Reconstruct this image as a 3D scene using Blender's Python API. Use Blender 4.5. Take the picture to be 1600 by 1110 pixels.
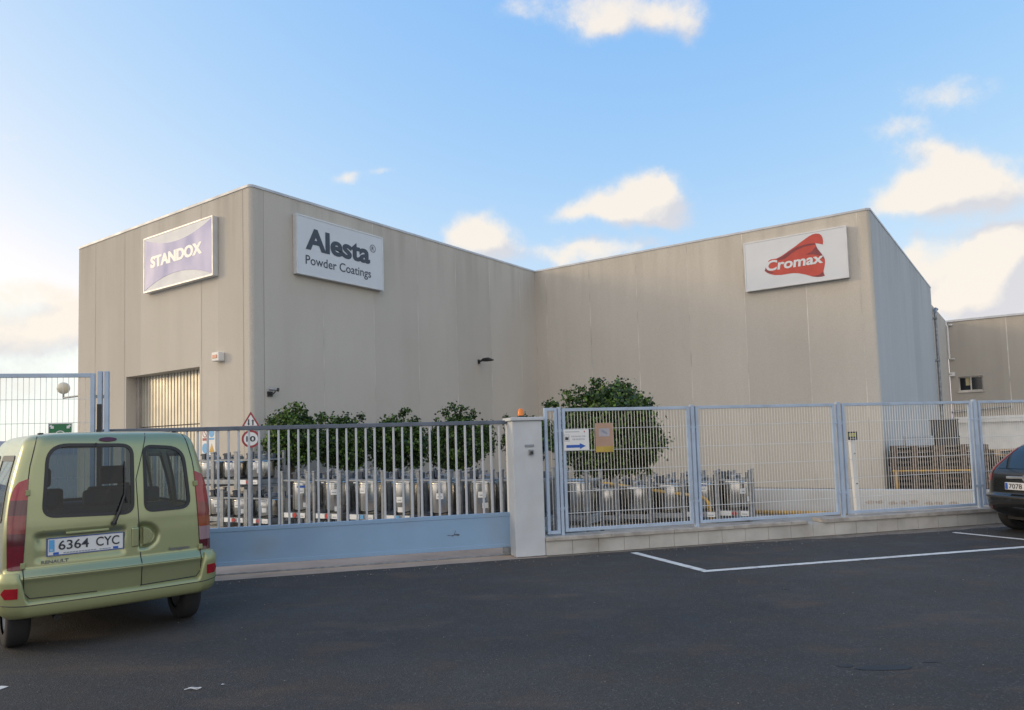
import bpy, math, random
from mathutils import Vector, Matrix, noise as mnoise
R_ = math.radians
scene = bpy.context.scene
for o in list(bpy.data.objects): bpy.data.objects.remove(o)
COL = scene.collection

# ------------------------------------------------------------------ camera
FPX, CY, PITCH, ROLL, EYE = 1148.0, 615.0, R_(3.65), R_(-1.70), 1.65
AZB, AZF = R_(35.41), R_(75.29)          # azimuth of the long building walls and of the street fence
fwd = Vector((0, math.cos(PITCH), math.sin(PITCH)))
_r, _u = Vector((1, 0, 0)), Vector((0, -math.sin(PITCH), math.cos(PITCH)))
RIGHT = _r * math.cos(ROLL) + _u * math.sin(ROLL)
UP = -_r * math.sin(ROLL) + _u * math.cos(ROLL)
EYEP = Vector((0, 0, EYE))
cam = bpy.data.cameras.new("camera")
camo = bpy.data.objects.new("camera", cam); COL.objects.link(camo)
cam.sensor_fit = 'HORIZONTAL'; cam.sensor_width = 36.0
cam.lens = FPX / 1600 * 36.0
cam.shift_y = (CY - 555.0) / 1600.0
cam.clip_start = 0.05; cam.clip_end = 6000
m = Matrix((RIGHT, UP, -fwd)).transposed().to_4x4(); m.translation = EYEP
camo.matrix_world = m
scene.camera = camo

def ray(x, y): return fwd + RIGHT * ((x - 800) / FPX) - UP * ((y - CY) / FPX)
def on_z(x, y, z=0.0):
    d = ray(x, y); return EYEP + d * ((z - EYE) / d.z)
def on_plane(x, y, p, n):
    d = ray(x, y); return EYEP + d * ((Vector(p) - EYEP).dot(n) / d.dot(n))

# ------------------------------------------------------------------ world and sun
SUN_AZ, SUN_EL = R_(-84), R_(13)
world = bpy.data.worlds.new("World"); scene.world = world; world.use_nodes = True
wn, wl = world.node_tree.nodes, world.node_tree.links
wn.clear()
wout = wn.new('ShaderNodeOutputWorld'); wbg = wn.new('ShaderNodeBackground')
wl.new(wbg.outputs[0], wout.inputs[0])
sky = wn.new('ShaderNodeTexSky'); sky.sky_type = 'NISHITA'; sky.sun_disc = False
sky.sun_elevation = SUN_EL; sky.sun_rotation = SUN_AZ; sky.air_density = 1.0; sky.dust_density = 1.2; sky.ozone_density = 1.0
SKY_STRENGTH = 0.15; EXPO = 1.5
wbg.inputs[1].default_value = SKY_STRENGTH
world.cycles.sampling_method = 'MANUAL'; world.cycles.sample_map_resolution = 256
# clouds: soft clumps at fixed compass directions, broken up by noise
CLOUDS = [  # x, y, rx, ry, amount
 (965,8,118,42,1.0),(1045,24,56,36,.75),(930,42,55,26,.8),(815,8,55,26,.55),(1075,48,30,20,.5),
 (1470,150,85,40,.75),(1405,205,66,28,.65),(1440,240,50,16,.5),
 (1490,290,110,58,1.1),(1440,312,72,44,.9),(1545,292,64,46,.9),(1492,240,40,28,.7),(1420,320,60,28,.5),
 (1500,430,90,55,1.1),(1545,400,60,48,1.1),(1575,440,80,70,1.1),(1470,452,50,34,.9),(1590,375,45,34,.9),(1424,402,26,28,.8),(1525,480,90,40,1.0),
 (1010,308,72,40,1.1),(960,322,62,30,1.0),(898,336,50,22,.9),(1035,290,34,24,.9),(1055,330,62,34,.55),(1020,345,45,16,.6),
 (920,396,64,24,.9),(868,404,40,16,.65),(1003,384,52,17,.7),
 (745,362,44,32,1.1),(760,384,54,32,.9),(715,368,34,20,.8),(800,402,34,20,.55),
 (540,273,36,15,.8),(600,269,22,11,.75),(8,212,36,18,.4),
 (55,455,95,26,.7),(30,520,130,45,.9),(115,500,70,45,.9),(20,600,160,60,.7),(-120,480,160,70,.9),(-200,330,180,50,.5),
]
grp = bpy.data.node_groups.new("cloud_amount", 'ShaderNodeTree')
grp.interface.new_socket("dir", in_out='INPUT', socket_type='NodeSocketVector')
grp.interface.new_socket("amount", in_out='OUTPUT', socket_type='NodeSocketFloat')
gn, gl = grp.nodes, grp.links
gi, go = gn.new('NodeGroupInput'), gn.new('NodeGroupOutput')
def gmath(op, a, b=None, c=None):
    n = gn.new('ShaderNodeMath'); n.operation = op
    for i, v in enumerate((a, b, c)):
        if v is None: continue
        if isinstance(v, (int, float)): n.inputs[i].default_value = v
        else: gl.new(v, n.inputs[i])
    return n.outputs[0]
# warp the direction a little so that clump outlines are ragged
nz0 = gn.new('ShaderNodeTexNoise'); nz0.inputs['Scale'].default_value = 14; nz0.inputs['Detail'].default_value = 5
gl.new(gi.outputs[0], nz0.inputs['Vector'])
sub = gn.new('ShaderNodeVectorMath'); sub.operation = 'SUBTRACT'; gl.new(nz0.outputs['Color'], sub.inputs[0]); sub.inputs[1].default_value = (.5, .5, .5)
mad = gn.new('ShaderNodeVectorMath'); mad.operation = 'MULTIPLY_ADD'
gl.new(sub.outputs[0], mad.inputs[0]); mad.inputs[1].default_value = (.055, .055, .055); gl.new(gi.outputs[0], mad.inputs[2])
WD = mad.outputs[0]
tot = None
for (cx, cy, rx, ry, am) in CLOUDS:
    d = ray(cx, cy); L = d.length; c = d / L
    e1 = (RIGHT - c * RIGHT.dot(c)).normalized(); e2 = c.cross(e1)
    sx, sy = FPX * L ** 1.4 / (rx * .86), FPX * L ** 1.4 / (ry * .88)
    comb = gn.new('ShaderNodeCombineXYZ')
    for i, vec in enumerate((e1 * sx, e2 * sy, c)):
        dt = gn.new('ShaderNodeVectorMath'); dt.operation = 'DOT_PRODUCT'
        gl.new(WD, dt.inputs[0]); dt.inputs[1].default_value = vec
        s = dt.outputs['Value']
        if i == 2: s = gmath('MULTIPLY_ADD', s, 6.0, -6.0)
        gl.new(s, comb.inputs[i])
    dd = gn.new('ShaderNodeVectorMath'); dd.operation = 'DOT_PRODUCT'
    gl.new(comb.outputs[0], dd.inputs[0]); gl.new(comb.outputs[0], dd.inputs[1])
    e = gmath('MULTIPLY', gmath('EXPONENT', gmath('MULTIPLY', dd.outputs['Value'], -1.1)), am)
    tot = e if tot is None else gmath('ADD', tot, e)
nz = gn.new('ShaderNodeTexNoise'); nz.inputs['Scale'].default_value = 20; nz.inputs['Detail'].default_value = 8; nz.inputs['Roughness'].default_value = .68
gl.new(gi.outputs[0], nz.inputs['Vector'])
# unseen broken cloud added behind the camera, towards the left, to brighten the walls
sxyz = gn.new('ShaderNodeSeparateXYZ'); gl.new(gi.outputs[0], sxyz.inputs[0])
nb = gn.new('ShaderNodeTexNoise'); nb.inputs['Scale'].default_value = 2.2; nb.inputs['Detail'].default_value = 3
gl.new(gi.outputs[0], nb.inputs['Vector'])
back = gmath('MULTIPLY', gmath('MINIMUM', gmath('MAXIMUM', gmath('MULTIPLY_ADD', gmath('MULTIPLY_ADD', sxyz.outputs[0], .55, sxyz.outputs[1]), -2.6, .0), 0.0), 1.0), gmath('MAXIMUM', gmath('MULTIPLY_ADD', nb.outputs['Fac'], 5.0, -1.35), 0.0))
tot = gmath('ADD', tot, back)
gate_ = gmath('MINIMUM', gmath('MULTIPLY', tot, 2.5), 1.0)
nn = gmath('MULTIPLY', gmath('MULTIPLY_ADD', nz.outputs['Fac'], 1.5, -.78), gate_)
gl.new(gmath('ADD', tot, nn), go.inputs[0])

tc = wn.new('ShaderNodeTexCoord')
def wmath(op, a, b=None, c=None, clamp=False):
    n = wn.new('ShaderNodeMath'); n.operation = op; n.use_clamp = clamp
    for i, v in enumerate((a, b, c)):
        if v is None: continue
        if isinstance(v, (int, float)): n.inputs[i].default_value = v
        else: wl.new(v, n.inputs[i])
    return n.outputs[0]
def cloud_at(off):
    g = wn.new('ShaderNodeGroup'); g.node_tree = grp
    if off is None: wl.new(tc.outputs['Generated'], g.inputs[0])
    else:
        v = wn.new('ShaderNodeVectorMath'); v.operation = 'ADD'; wl.new(tc.outputs['Generated'], v.inputs[0]); v.inputs[1].default_value = off
        wl.new(v.outputs[0], g.inputs[0])
    return g.outputs[0]
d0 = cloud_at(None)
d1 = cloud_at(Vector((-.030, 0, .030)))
mr = wn.new('ShaderNodeMapRange'); mr.interpolation_type = 'SMOOTHSTEP'
wl.new(d0, mr.inputs['Value']); mr.inputs['From Min'].default_value = .12; mr.inputs['From Max'].default_value = 1.12
cover = mr.outputs['Result']
lit = wmath('MULTIPLY_ADD', wmath('SUBTRACT', d0, d1), 1.2, .52, True)
def wmix(fac, a, b, blend='MIX'):
    n = wn.new('ShaderNodeMix'); n.data_type = 'RGBA'; n.blend_type = blend
    if isinstance(fac, (int, float)): n.inputs[0].default_value = fac
    else: wl.new(fac, n.inputs[0])
    for i, v in ((6, a), (7, b)):
        if isinstance(v, tuple): n.inputs[i].default_value = (*v, 1)
        else: wl.new(v, n.inputs[i])
    return n.outputs[2]
CG = 1.0 / SKY_STRENGTH / 2 ** EXPO
ccol = wmix(lit, tuple(CG * c for c in (.72, .71, .74)), tuple(CG * c for c in (1.0, .91, .80)))
sep = wn.new('ShaderNodeSeparateColor'); wl.new(sky.outputs[0], sep.inputs[0])
scm = wn.new('ShaderNodeCombineColor')
for i, (gain, pw) in enumerate(((2.09, 1.0), (3.0, .55), (5.77, .10))):
    ch = wmath('MULTIPLY', wmath('POWER', sep.outputs[i], pw), gain / 2 ** EXPO)
    wl.new(wmath('SMOOTH_MIN', ch, (1.02, 1.08, 1.14)[i] / .15 / 2 ** EXPO, .25), scm.inputs[i])
skyc = scm.outputs[0]
# the added clouds behind the camera are made brighter still, as fill light
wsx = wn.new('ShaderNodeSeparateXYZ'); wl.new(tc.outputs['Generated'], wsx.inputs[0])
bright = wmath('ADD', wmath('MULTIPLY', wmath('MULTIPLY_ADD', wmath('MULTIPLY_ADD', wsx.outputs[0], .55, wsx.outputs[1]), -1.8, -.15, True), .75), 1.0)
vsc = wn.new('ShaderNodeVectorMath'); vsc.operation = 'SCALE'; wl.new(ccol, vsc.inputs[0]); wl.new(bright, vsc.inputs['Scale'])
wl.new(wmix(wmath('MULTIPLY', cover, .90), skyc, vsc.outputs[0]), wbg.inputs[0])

sd = bpy.data.lights.new("sun", 'SUN'); so = bpy.data.objects.new("sun", sd); COL.objects.link(so)
sd.energy = 0.5; sd.angle = R_(14); sd.color = (1.0, .74, .42)
sdir = Vector((math.sin(SUN_AZ) * math.cos(SUN_EL), math.cos(SUN_AZ) * math.cos(SUN_EL), math.sin(SUN_EL)))
so.rotation_euler = (-sdir).to_track_quat('-Z', 'Y').to_euler()
so.location = (-20, -5, 30)

vs = scene.view_settings
vs.view_transform = 'Standard'; vs.look = 'None'; vs.gamma = 1.0; vs.exposure = EXPO
scene.render.resolution_x, scene.render.resolution_y = 1024, 710
#BODY
# ------------------------------------------------------------------ helpers
random.seed(7)
PHI_F = R_(90) - AZF                     # heading of the fence line: local x along it, local y into the yard
PHI_B = R_(90) - AZB                     # heading of the long walls
FV, FG = Vector((math.sin(AZF), math.cos(AZF), 0)), Vector((-math.cos(AZF), math.sin(AZF), 0))
BA, BB = Vector((math.sin(AZB), math.cos(AZB), 0)), Vector((-math.cos(AZB), math.sin(AZB), 0))
def fw(s, d, z=0.0): return FV * s + FG * d + Vector((0, 0, z))
HB = 7.9
C1 = on_z(391, 289, HB); C1.z = 0
def bw(a, b, z=0.0): return C1 + BA * a + BB * b + Vector((0, 0, z))
def fs(x, y, d):                          # where the line of sight meets the fence-parallel plane at depth d
    p = on_plane(x, y, FG * d, FG); return p.dot(FV), p.z

class MB:
    def __init__(s): s.v, s.f, s.m = [], [], []
    def quad(s, pts, mi=0):
        n = len(s.v); s.v += [tuple(p) for p in pts]; s.f.append(tuple(range(n, n + len(pts)))); s.m.append(mi)
    def box(s, a, b, mi=0, T=None):
        x0, y0, z0 = a; x1, y1, z1 = b
        P = [(x0,y0,z0),(x1,y0,z0),(x1,y1,z0),(x0,y1,z0),(x0,y0,z1),(x1,y0,z1),(x1,y1,z1),(x0,y1,z1)]
        if T is not None: P = [tuple(T @ Vector(p)) for p in P]
        n = len(s.v); s.v += P
        for f in ((0,3,2,1),(4,5,6,7),(0,1,5,4),(1,2,6,5),(2,3,7,6),(3,0,4,7)): s.f.append(tuple(n + i for i in f)); s.m.append(mi)
        return s
    def tube(s, path, r, n=8, mi=0, cap=True):
        path = [Vector(p) for p in path]; rs = r if isinstance(r, (list, tuple)) else [r] * len(path)
        rings = []; prev = None
        for i, p in enumerate(path):
            t = (path[min(i + 1, len(path) - 1)] - path[max(i - 1, 0)]).normalized()
            ref = Vector((0, 0, 1)) if abs(t.z) < .9 else Vector((1, 0, 0))
            if prev is None: e1 = t.cross(ref).normalized()
            else:
                e1 = prev - t * prev.dot(t); e1 = e1.normalized() if e1.length > 1e-5 else t.cross(ref).normalized()
            prev = e1; e2 = t.cross(e1); k = len(s.v)
            for j in range(n):
                a = 2 * math.pi * j / n; s.v.append(tuple(p + (e1 * math.cos(a) + e2 * math.sin(a)) * rs[i]))
            rings.append(k)
        for a, b in zip(rings, rings[1:]):
            for j in range(n): s.f.append((a + j, a + (j + 1) % n, b + (j + 1) % n, b + j)); s.m.append(mi)
        if cap:
            s.f.append(tuple(rings[0] + j for j in range(n))[::-1]); s.m.append(mi)
            s.f.append(tuple(rings[-1] + j for j in range(n))); s.m.append(mi)
        return s
    def lathe(s, prof, n=24, c=(0, 0, 0), mi=0, axis='Z'):
        c = Vector(c); k0 = []
        for (r, h) in prof:
            k0.append(len(s.v))
            for j in range(n):
                a = 2 * math.pi * j / n; x, y = r * math.cos(a), r * math.sin(a)
                p = (x, y, h) if axis == 'Z' else ((h, x, y) if axis == 'X' else (x, -h, y))
                s.v.append(tuple(c + Vector(p)))
        for a, b in zip(k0, k0[1:]):
            for j in range(n): s.f.append((a + j, a + (j + 1) % n, b + (j + 1) % n, b + j)); s.m.append(mi)
        return s
    def prism(s, poly, y0, y1, mi=0):     # polygon in local x,z; extruded from y0 (front) to y1 (back)
        k = len(s.v); n = len(poly)
        s.v += [(p[0], y0, p[1]) for p in poly] + [(p[0], y1, p[1]) for p in poly]
        s.f.append(tuple(range(k, k + n))); s.m.append(mi)
        s.f.append(tuple(range(k + n, k + 2 * n))[::-1]); s.m.append(mi)
        for i in range(n):
            j = (i + 1) % n; s.f.append((k + i, k + n + i, k + n + j, k + j)); s.m.append(mi)
        return s
    def slab(s, poly, z0, z1, mi=0):      # polygon in x,y
        k = len(s.v); n = len(poly)
        s.v += [(p[0], p[1], z1) for p in poly] + [(p[0], p[1], z0) for p in poly]
        s.f.append(tuple(range(k, k + n))); s.m.append(mi)
        s.f.append(tuple(range(k + n, k + 2 * n))[::-1]); s.m.append(mi)
        for i in range(n):
            j = (i + 1) % n; s.f.append((k + i, k + n + i, k + n + j, k + j)); s.m.append(mi)
        return s
    def text(s, body, x0, x1, z0, z1, y=0.0, bold=0.0, depth=.004, mi=0, shear=0.0, keep=False):
        cu = bpy.data.curves.new("txt", 'FONT'); cu.body = body; cu.size = 1; cu.offset = bold; cu.extrude = 0; cu.resolution_u = 4; cu.shear = shear
        o = bpy.data.objects.new("txt", cu); me = bpy.data.meshes.new_from_object(o)
        xs = [v.co.x for v in me.vertices]; ys = [v.co.y for v in me.vertices]
        ax, bx, ay, by = min(xs), max(xs), min(ys), max(ys)
        sx, sz = (x1 - x0) / (bx - ax), (z1 - z0) / (by - ay)
        if keep: sx = sz
        k = len(s.v)
        for v in me.vertices: s.v.append((x0 + (v.co.x - ax) * sx, y, z0 + (v.co.y - ay) * sz))
        for p in me.polygons: s.f.append(tuple(k + i for i in p.vertices)); s.m.append(mi)
        bpy.data.objects.remove(o); bpy.data.curves.remove(cu); bpy.data.meshes.remove(me)
        return s
    def mesh(s, name, mats, smooth=False):
        me = bpy.data.meshes.new(name); me.from_pydata(s.v, [], s.f)
        mats = mats if isinstance(mats, (list, tuple)) else [mats]
        for m_ in mats: me.materials.append(m_)
        if any(s.m): me.polygons.foreach_set('material_index', s.m)
        if smooth: me.polygons.foreach_set('use_smooth', [True] * len(s.f))
        me.validate(); me.update()
        return me
    def build(s, name, mats, parent=None, loc=(0, 0, 0), rz=0.0, smooth=False, bevel=0.0, angle=None):
        o = bpy.data.objects.new(name, s.mesh(name, mats, smooth)); COL.objects.link(o)
        o.location = loc; o.rotation_euler = (0, 0, rz)
        if parent is not None: o.parent = parent
        if bevel:
            b = o.modifiers.new("bevel", 'BEVEL'); b.width = bevel; b.segments = 2; b.limit_method = 'ANGLE'; b.angle_limit = R_(40)
        if angle is not None:
            o.data.set_sharp_from_angle(angle=R_(angle))
        return o
def tag(o, label=None, cat=None, group=None, kind=None):
    if label: o['label'] = label
    if cat: o['category'] = cat
    if group: o['group'] = group
    if kind: o['kind'] = kind
    return o
def empty(name, loc, rz=0.0, label=None, cat=None, group=None):
    o = bpy.data.objects.new(name, None); COL.objects.link(o); o.location = loc; o.rotation_euler = (0, 0, rz); o.empty_display_size = .2
    return tag(o, label, cat, group)
def copy_tree(o, parent=None):
    c = o.copy(); COL.objects.link(c)
    if parent is not None: c.parent = parent
    for ch in list(o.children): copy_tree(ch, c)
    return c

# ------------------------------------------------------------------ materials
def mat(name, col, rough=.6, metal=0.0, var=0.0, vscale=3.0, stretch=(1, 1, 1), bump=0.0, bscale=60.0, spec=.5, coat=0.0, col2=None, dirt=None, dscale=1.5, damount=.3):
    m_ = bpy.data.materials.new(name); m_.use_nodes = True
    n, l = m_.node_tree.nodes, m_.node_tree.links; b = n['Principled BSDF']
    b.inputs['Base Color'].default_value = (*col, 1); b.inputs['Roughness'].default_value = rough; b.inputs['Metallic'].default_value = metal
    b.inputs['Specular IOR Level'].default_value = spec; b.inputs['Coat Weight'].default_value = coat; b.inputs['Coat Roughness'].default_value = .06
    t = n.new('ShaderNodeTexCoord'); last = None
    def noise(scale, st=(1, 1, 1), det=4):
        mp = n.new('ShaderNodeMapping'); mp.inputs['Scale'].default_value = st; l.new(t.outputs['Object'], mp.inputs[0])
        k = n.new('ShaderNodeTexNoise'); k.inputs['Scale'].default_value = scale; k.inputs['Detail'].default_value = det; l.new(mp.outputs[0], k.inputs['Vector']); return k
    def ramp(src, lo, hi):
        r = n.new('ShaderNodeMapRange'); l.new(src, r.inputs['Value']); r.inputs['From Min'].default_value = lo; r.inputs['From Max'].default_value = hi; return r.outputs['Result']
    def mix(f, a, b_):
        x = n.new('ShaderNodeMix'); x.data_type = 'RGBA'; l.new(f, x.inputs[0])
        for i, v in ((6, a), (7, b_)):
            if isinstance(v, tuple): x.inputs[i].default_value = (*v, 1)
            else: l.new(v, x.inputs[i])
        return x.outputs[2]
    cur = None
    if var or col2:
        c2 = col2 or tuple(c * (1 - var) for c in col)
        c1 = col if col2 else tuple(min(1, c * (1 + var * .6)) for c in col)
        k = noise(vscale, stretch); cur = mix(ramp(k.outputs['Fac'], .32, .68), c1, c2)
        rr = n.new('ShaderNodeMapRange'); l.new(k.outputs['Fac'], rr.inputs['Value']); rr.inputs['To Min'].default_value = max(0, rough - .12); rr.inputs['To Max'].default_value = min(1, rough + .12); l.new(rr.outputs['Result'], b.inputs['Roughness'])
    if dirt:
        k = noise(dscale, (1, 1, 1), 6); f = ramp(k.outputs['Fac'], .52, .52 + .25); ml = n.new('ShaderNodeMath'); ml.operation = 'MULTIPLY'; l.new(f, ml.inputs[0]); ml.inputs[1].default_value = damount
        cur = mix(ml.outputs[0], cur if cur is not None else col, dirt)
    if cur is not None: l.new(cur, b.inputs['Base Color'])
    if bump:
        k = noise(bscale, (1, 1, 1), 3); bp = n.new('ShaderNodeBump'); bp.inputs['Strength'].default_value = bump; bp.inputs['Distance'].default_value = .01; l.new(k.outputs['Fac'], bp.inputs['Height']); l.new(bp.outputs[0], b.inputs['Normal'])
    return m_

def wall_mat(name, base, dark, light):
    """precast panels with exposed sand: grain, soft cloudiness, long vertical run marks"""
    m_ = bpy.data.materials.new(name); m_.use_nodes = True
    n, l = m_.node_tree.nodes, m_.node_tree.links; b = n['Principled BSDF']; b.inputs['Roughness'].default_value = .9; b.inputs['Specular IOR Level'].default_value = .2
    t = n.new('ShaderNodeTexCoord')
    def noise(scale, st, det=4, rough=.55):
        mp = n.new('ShaderNodeMapping'); mp.inputs['Scale'].default_value = st; l.new(t.outputs['Object'], mp.inputs[0])
        k = n.new('ShaderNodeTexNoise'); k.inputs['Scale'].default_value = scale; k.inputs['Detail'].default_value = det; k.inputs['Roughness'].default_value = rough; l.new(mp.outputs[0], k.inputs['Vector']); return k.outputs['Fac']
    def rng(v, a, c, o0=0.0, o1=1.0):
        r = n.new('ShaderNodeMapRange'); l.new(v, r.inputs['Value'])
        for nm, x in (('From Min', a), ('From Max', c), ('To Min', o0), ('To Max', o1)): r.inputs[nm].default_value = x
        return r.outputs['Result']
    def mix(f, a, c):
        x = n.new('ShaderNodeMix'); x.data_type = 'RGBA'; l.new(f, x.inputs[0])
        for i, v in ((6, a), (7, c)):
            if isinstance(v, tuple): x.inputs[i].default_value = (*v, 1)
            else: l.new(v, x.inputs[i])
        return x.outputs[2]
    def mul(a, c):
        x = n.new('ShaderNodeMath'); x.operation = 'MULTIPLY'
        for i, v in enumerate((a, c)):
            if isinstance(v, float): x.inputs[i].default_value = v
            else: l.new(v, x.inputs[i])
        return x.outputs[0]
    grain = noise(55, (1, 1, 1), 3, .7); cloud = noise(.55, (1, 1, .7), 5); run = noise(1.6, (1, 1, .05), 5, .6); fine = noise(9, (1, 1, .3), 3)
    c = mix(rng(cloud, .3, .7), light, base)
    c = mix(mul(rng(run, .46, .80), .30), c, dark)
    c = mix(mul(rng(fine, .5, .8), .10), c, dark)
    c = mix(mul(rng(grain, .45, .75), .45), c, tuple(x * .62 for x in base))
    gr2 = rng(grain, .2, .45, .35, 0.0); c = mix(gr2, c, tuple(min(1, x * 1.5) for x in base))
    # run-off staining that starts at the coping
    sx = n.new('ShaderNodeSeparateXYZ'); l.new(t.outputs['Object'], sx.inputs[0])
    top = rng(sx.outputs[2], HB - 2.2, HB, 0.0, 1.0); drip = noise(2.4, (1, 1, .09), 4)
    c = mix(mul(mul(top, rng(drip, .42, .7)), .36), c, tuple(x * .6 for x in dark))
    def cell(src, off_, wd_):
        a = n.new('ShaderNodeMath'); a.operation = 'SUBTRACT'; l.new(src, a.inputs[0]); a.inputs[1].default_value = off_
        d = n.new('ShaderNodeMath'); d.operation = 'DIVIDE'; l.new(a.outputs[0], d.inputs[0]); d.inputs[1].default_value = wd_
        f = n.new('ShaderNodeMath'); f.operation = 'FLOOR'; l.new(d.outputs[0], f.inputs[0]); return f.outputs[0]
    cb = n.new('ShaderNodeCombineXYZ'); l.new(cell(sx.outputs[0], .354, 1.8), cb.inputs[0]); l.new(cell(sx.outputs[1], -.479, 1.82), cb.inputs[1])
    wnz = n.new('ShaderNodeTexWhiteNoise'); wnz.noise_dimensions = '3D'; l.new(cb.outputs[0], wnz.inputs['Vector'])
    hs = n.new('ShaderNodeHueSaturation'); l.new(c, hs.inputs['Color']); l.new(rng(wnz.outputs['Value'], 0, 1, .93, 1.05), hs.inputs['Value']); c = hs.outputs[0]
    l.new(c, b.inputs['Base Color'])
    bp = n.new('ShaderNodeBump'); bp.inputs['Strength'].default_value = .35; bp.inputs['Distance'].default_value = .012; l.new(grain, bp.inputs['Height']); l.new(bp.outputs[0], b.inputs['Normal'])
    return m_

M = {}
M['precast'] = wall_mat('precast', (.515, .478, .420), (.435, .402, .348), (.555, .518, .460))
M['precast_grey'] = wall_mat('precast_grey', (.42, .385, .335), (.34, .31, .27), (.46, .425, .37))
M['sidewall'] = wall_mat('side_wall_grey', (.445, .465, .475), (.40, .42, .435), (.475, .495, .505))  # a bluer grey than the precast of the other walls
M['sealant'] = mat('sealant', (.62, .58, .52), .8, var=.45, vscale=1.2)
M['sealant_dark'] = mat('sealant_dark', (.30, .275, .25), .8, var=.3, vscale=1.0)
M['flashing'] = mat('flashing', (.50, .52, .56), .5, .1, var=.15, vscale=2)
M['white'] = mat('white_paint', (.72, .72, .70), .5, var=.1, vscale=2)
M['pillar'] = mat('pillar_render', (.53, .555, .575), .85, var=.08, vscale=2.5, bump=.2, bscale=90, dirt=(.42, .38, .32), dscale=1.6, damount=.35)
M['block'] = mat('wall_block', (.47, .455, .42), .9, var=.18, vscale=2.2, bump=.4, bscale=70, dirt=(.25, .21, .16), dscale=2.0, damount=.5)
M['lowwall'] = mat('low_wall_render', (.49, .505, .51), .9, var=.1, vscale=1.5, bump=.2, dirt=(.40, .35, .29), dscale=1.6, damount=.4)
M['coping'] = mat('coping_stone', (.40, .37, .33), .85, var=.25, vscale=6, bump=.3, bscale=50, dirt=(.2, .17, .14), dscale=3)
M['gatepaint'] = mat('gate_paint', (.235, .37, .54), .5, var=.08, vscale=1.3, dirt=(.24, .29, .34), dscale=1.6, damount=.55)
M['fencepaint'] = mat('fence_paint', (.40, .49, .61), .45, var=.10, vscale=3, dirt=(.28, .31, .34), dscale=5, damount=.5)
M['railpaint'] = mat('worn_rail', (.115, .14, .18), .5, .2, var=.25, vscale=4)
M['barpaint'] = mat('bar_paint', (.50, .53, .57), .45, var=.08, vscale=3)
M['wire'] = mat('wire_coat', (.68, .68, .66), .4, .1)
M['steel'] = mat('stainless', (.50, .49, .46), .20, 1.0, var=.18, vscale=2.0, stretch=(1, 1, .3))
M['galv'] = mat('galvanised', (.27, .29, .31), .5, .55, var=.3, vscale=9)
M['valve'] = mat('dark_fitting', (.05, .07, .10), .5, .1, var=.3)
M['paper'] = mat('paper', (.74, .74, .72), .7)
M['ink'] = mat('black_ink', (.03, .035, .045), .5)
M['greyink'] = mat('grey_ink', (.25, .28, .33), .6)
M['red'] = mat('red_paint', (.45, .035, .03), .45)
M['signred'] = mat('sign_red', (.30, .045, .05), .5)
M['blue'] = mat('blue_paint', (.02, .10, .42), .5)
M['lightblue'] = mat('light_blue', (.10, .34, .62), .5)
M['yellow'] = mat('yellow_paint', (.50, .30, .06), .5, var=.3, vscale=4, dirt=(.25, .14, .05), damount=.6)
M['black'] = mat('black_plastic', (.018, .018, .02), .45)
M['rubber'] = mat('tyre_rubber', (.022, .022, .023), .85, bump=.3, bscale=80)
M['orange'] = mat('orange_lens', (.75, .20, .02), .15)
M['globe'] = mat('globe_glass', (.62, .58, .46), .25)
M['bark'] = mat('bark', (.10, .075, .055), .9, var=.3, vscale=9, bump=.6, bscale=30)
M['wood'] = mat('pallet_wood', (.135, .098, .076), .85, var=.45, vscale=3, stretch=(1, 6, 6), bump=.3)
M['woodlight'] = mat('fresh_pallet_wood', (.42, .29, .17), .85, var=.3, vscale=3, stretch=(1, 6, 6), bump=.3)
M['crate'] = mat('crate_plastic', (.03, .035, .045), .5, var=.2)
M['bin'] = mat('bin_plastic', (.30, .36, .43), .5, var=.15)
M['hill'] = mat('far_hill', (.26, .27, .30), 1.0, var=.15, vscale=.01)

def leaf_mat(name, c1, c2):
    m_ = bpy.data.materials.new(name); m_.use_nodes = True
    n, l = m_.node_tree.nodes, m_.node_tree.links; b = n['Principled BSDF']; b.inputs['Roughness'].default_value = .5
    g = n.new('ShaderNodeNewGeometry'); x = n.new('ShaderNodeMix'); x.data_type = 'RGBA'
    pw = n.new('ShaderNodeMath'); pw.operation = 'POWER'; pw.inputs[1].default_value = 2.2; l.new(g.outputs['Random Per Island'], pw.inputs[0])
    tcl = n.new('ShaderNodeTexCoord'); nzl = n.new('ShaderNodeTexNoise'); nzl.inputs['Scale'].default_value = 3.2; l.new(tcl.outputs['Object'], nzl.inputs['Vector']); mrl = n.new('ShaderNodeMapRange'); l.new(nzl.outputs['Fac'], mrl.inputs['Value']); mrl.inputs['From Min'].default_value = .38; mrl.inputs['From Max'].default_value = .66; mrl.inputs['To Min'].default_value = .25; mrl.inputs['To Max'].default_value = 2.2; mul_ = n.new('ShaderNodeMath'); mul_.operation = 'MULTIPLY'; mul_.use_clamp = True; l.new(pw.outputs[0], mul_.inputs[0]); l.new(mrl.outputs['Result'], mul_.inputs[1])
    l.new(mul_.outputs[0], x.inputs[0]); x.inputs[6].default_value = (*c1, 1); x.inputs[7].default_value = (*c2, 1)
    l.new(x.outputs[2], b.inputs['Base Color'])
    tr = n.new('ShaderNodeBsdfTranslucent'); l.new(x.outputs[2], tr.inputs[0]); ms = n.new('ShaderNodeMixShader'); ms.inputs[0].default_value = .25
    l.new(b.outputs[0], ms.inputs[1]); l.new(tr.outputs[0], ms.inputs[2]); l.new(ms.outputs[0], n['Material Output'].inputs[0])
    return m_
M['leaf'] = leaf_mat('leaf', (.018, .042, .011), (.13, .23, .035))

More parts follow.
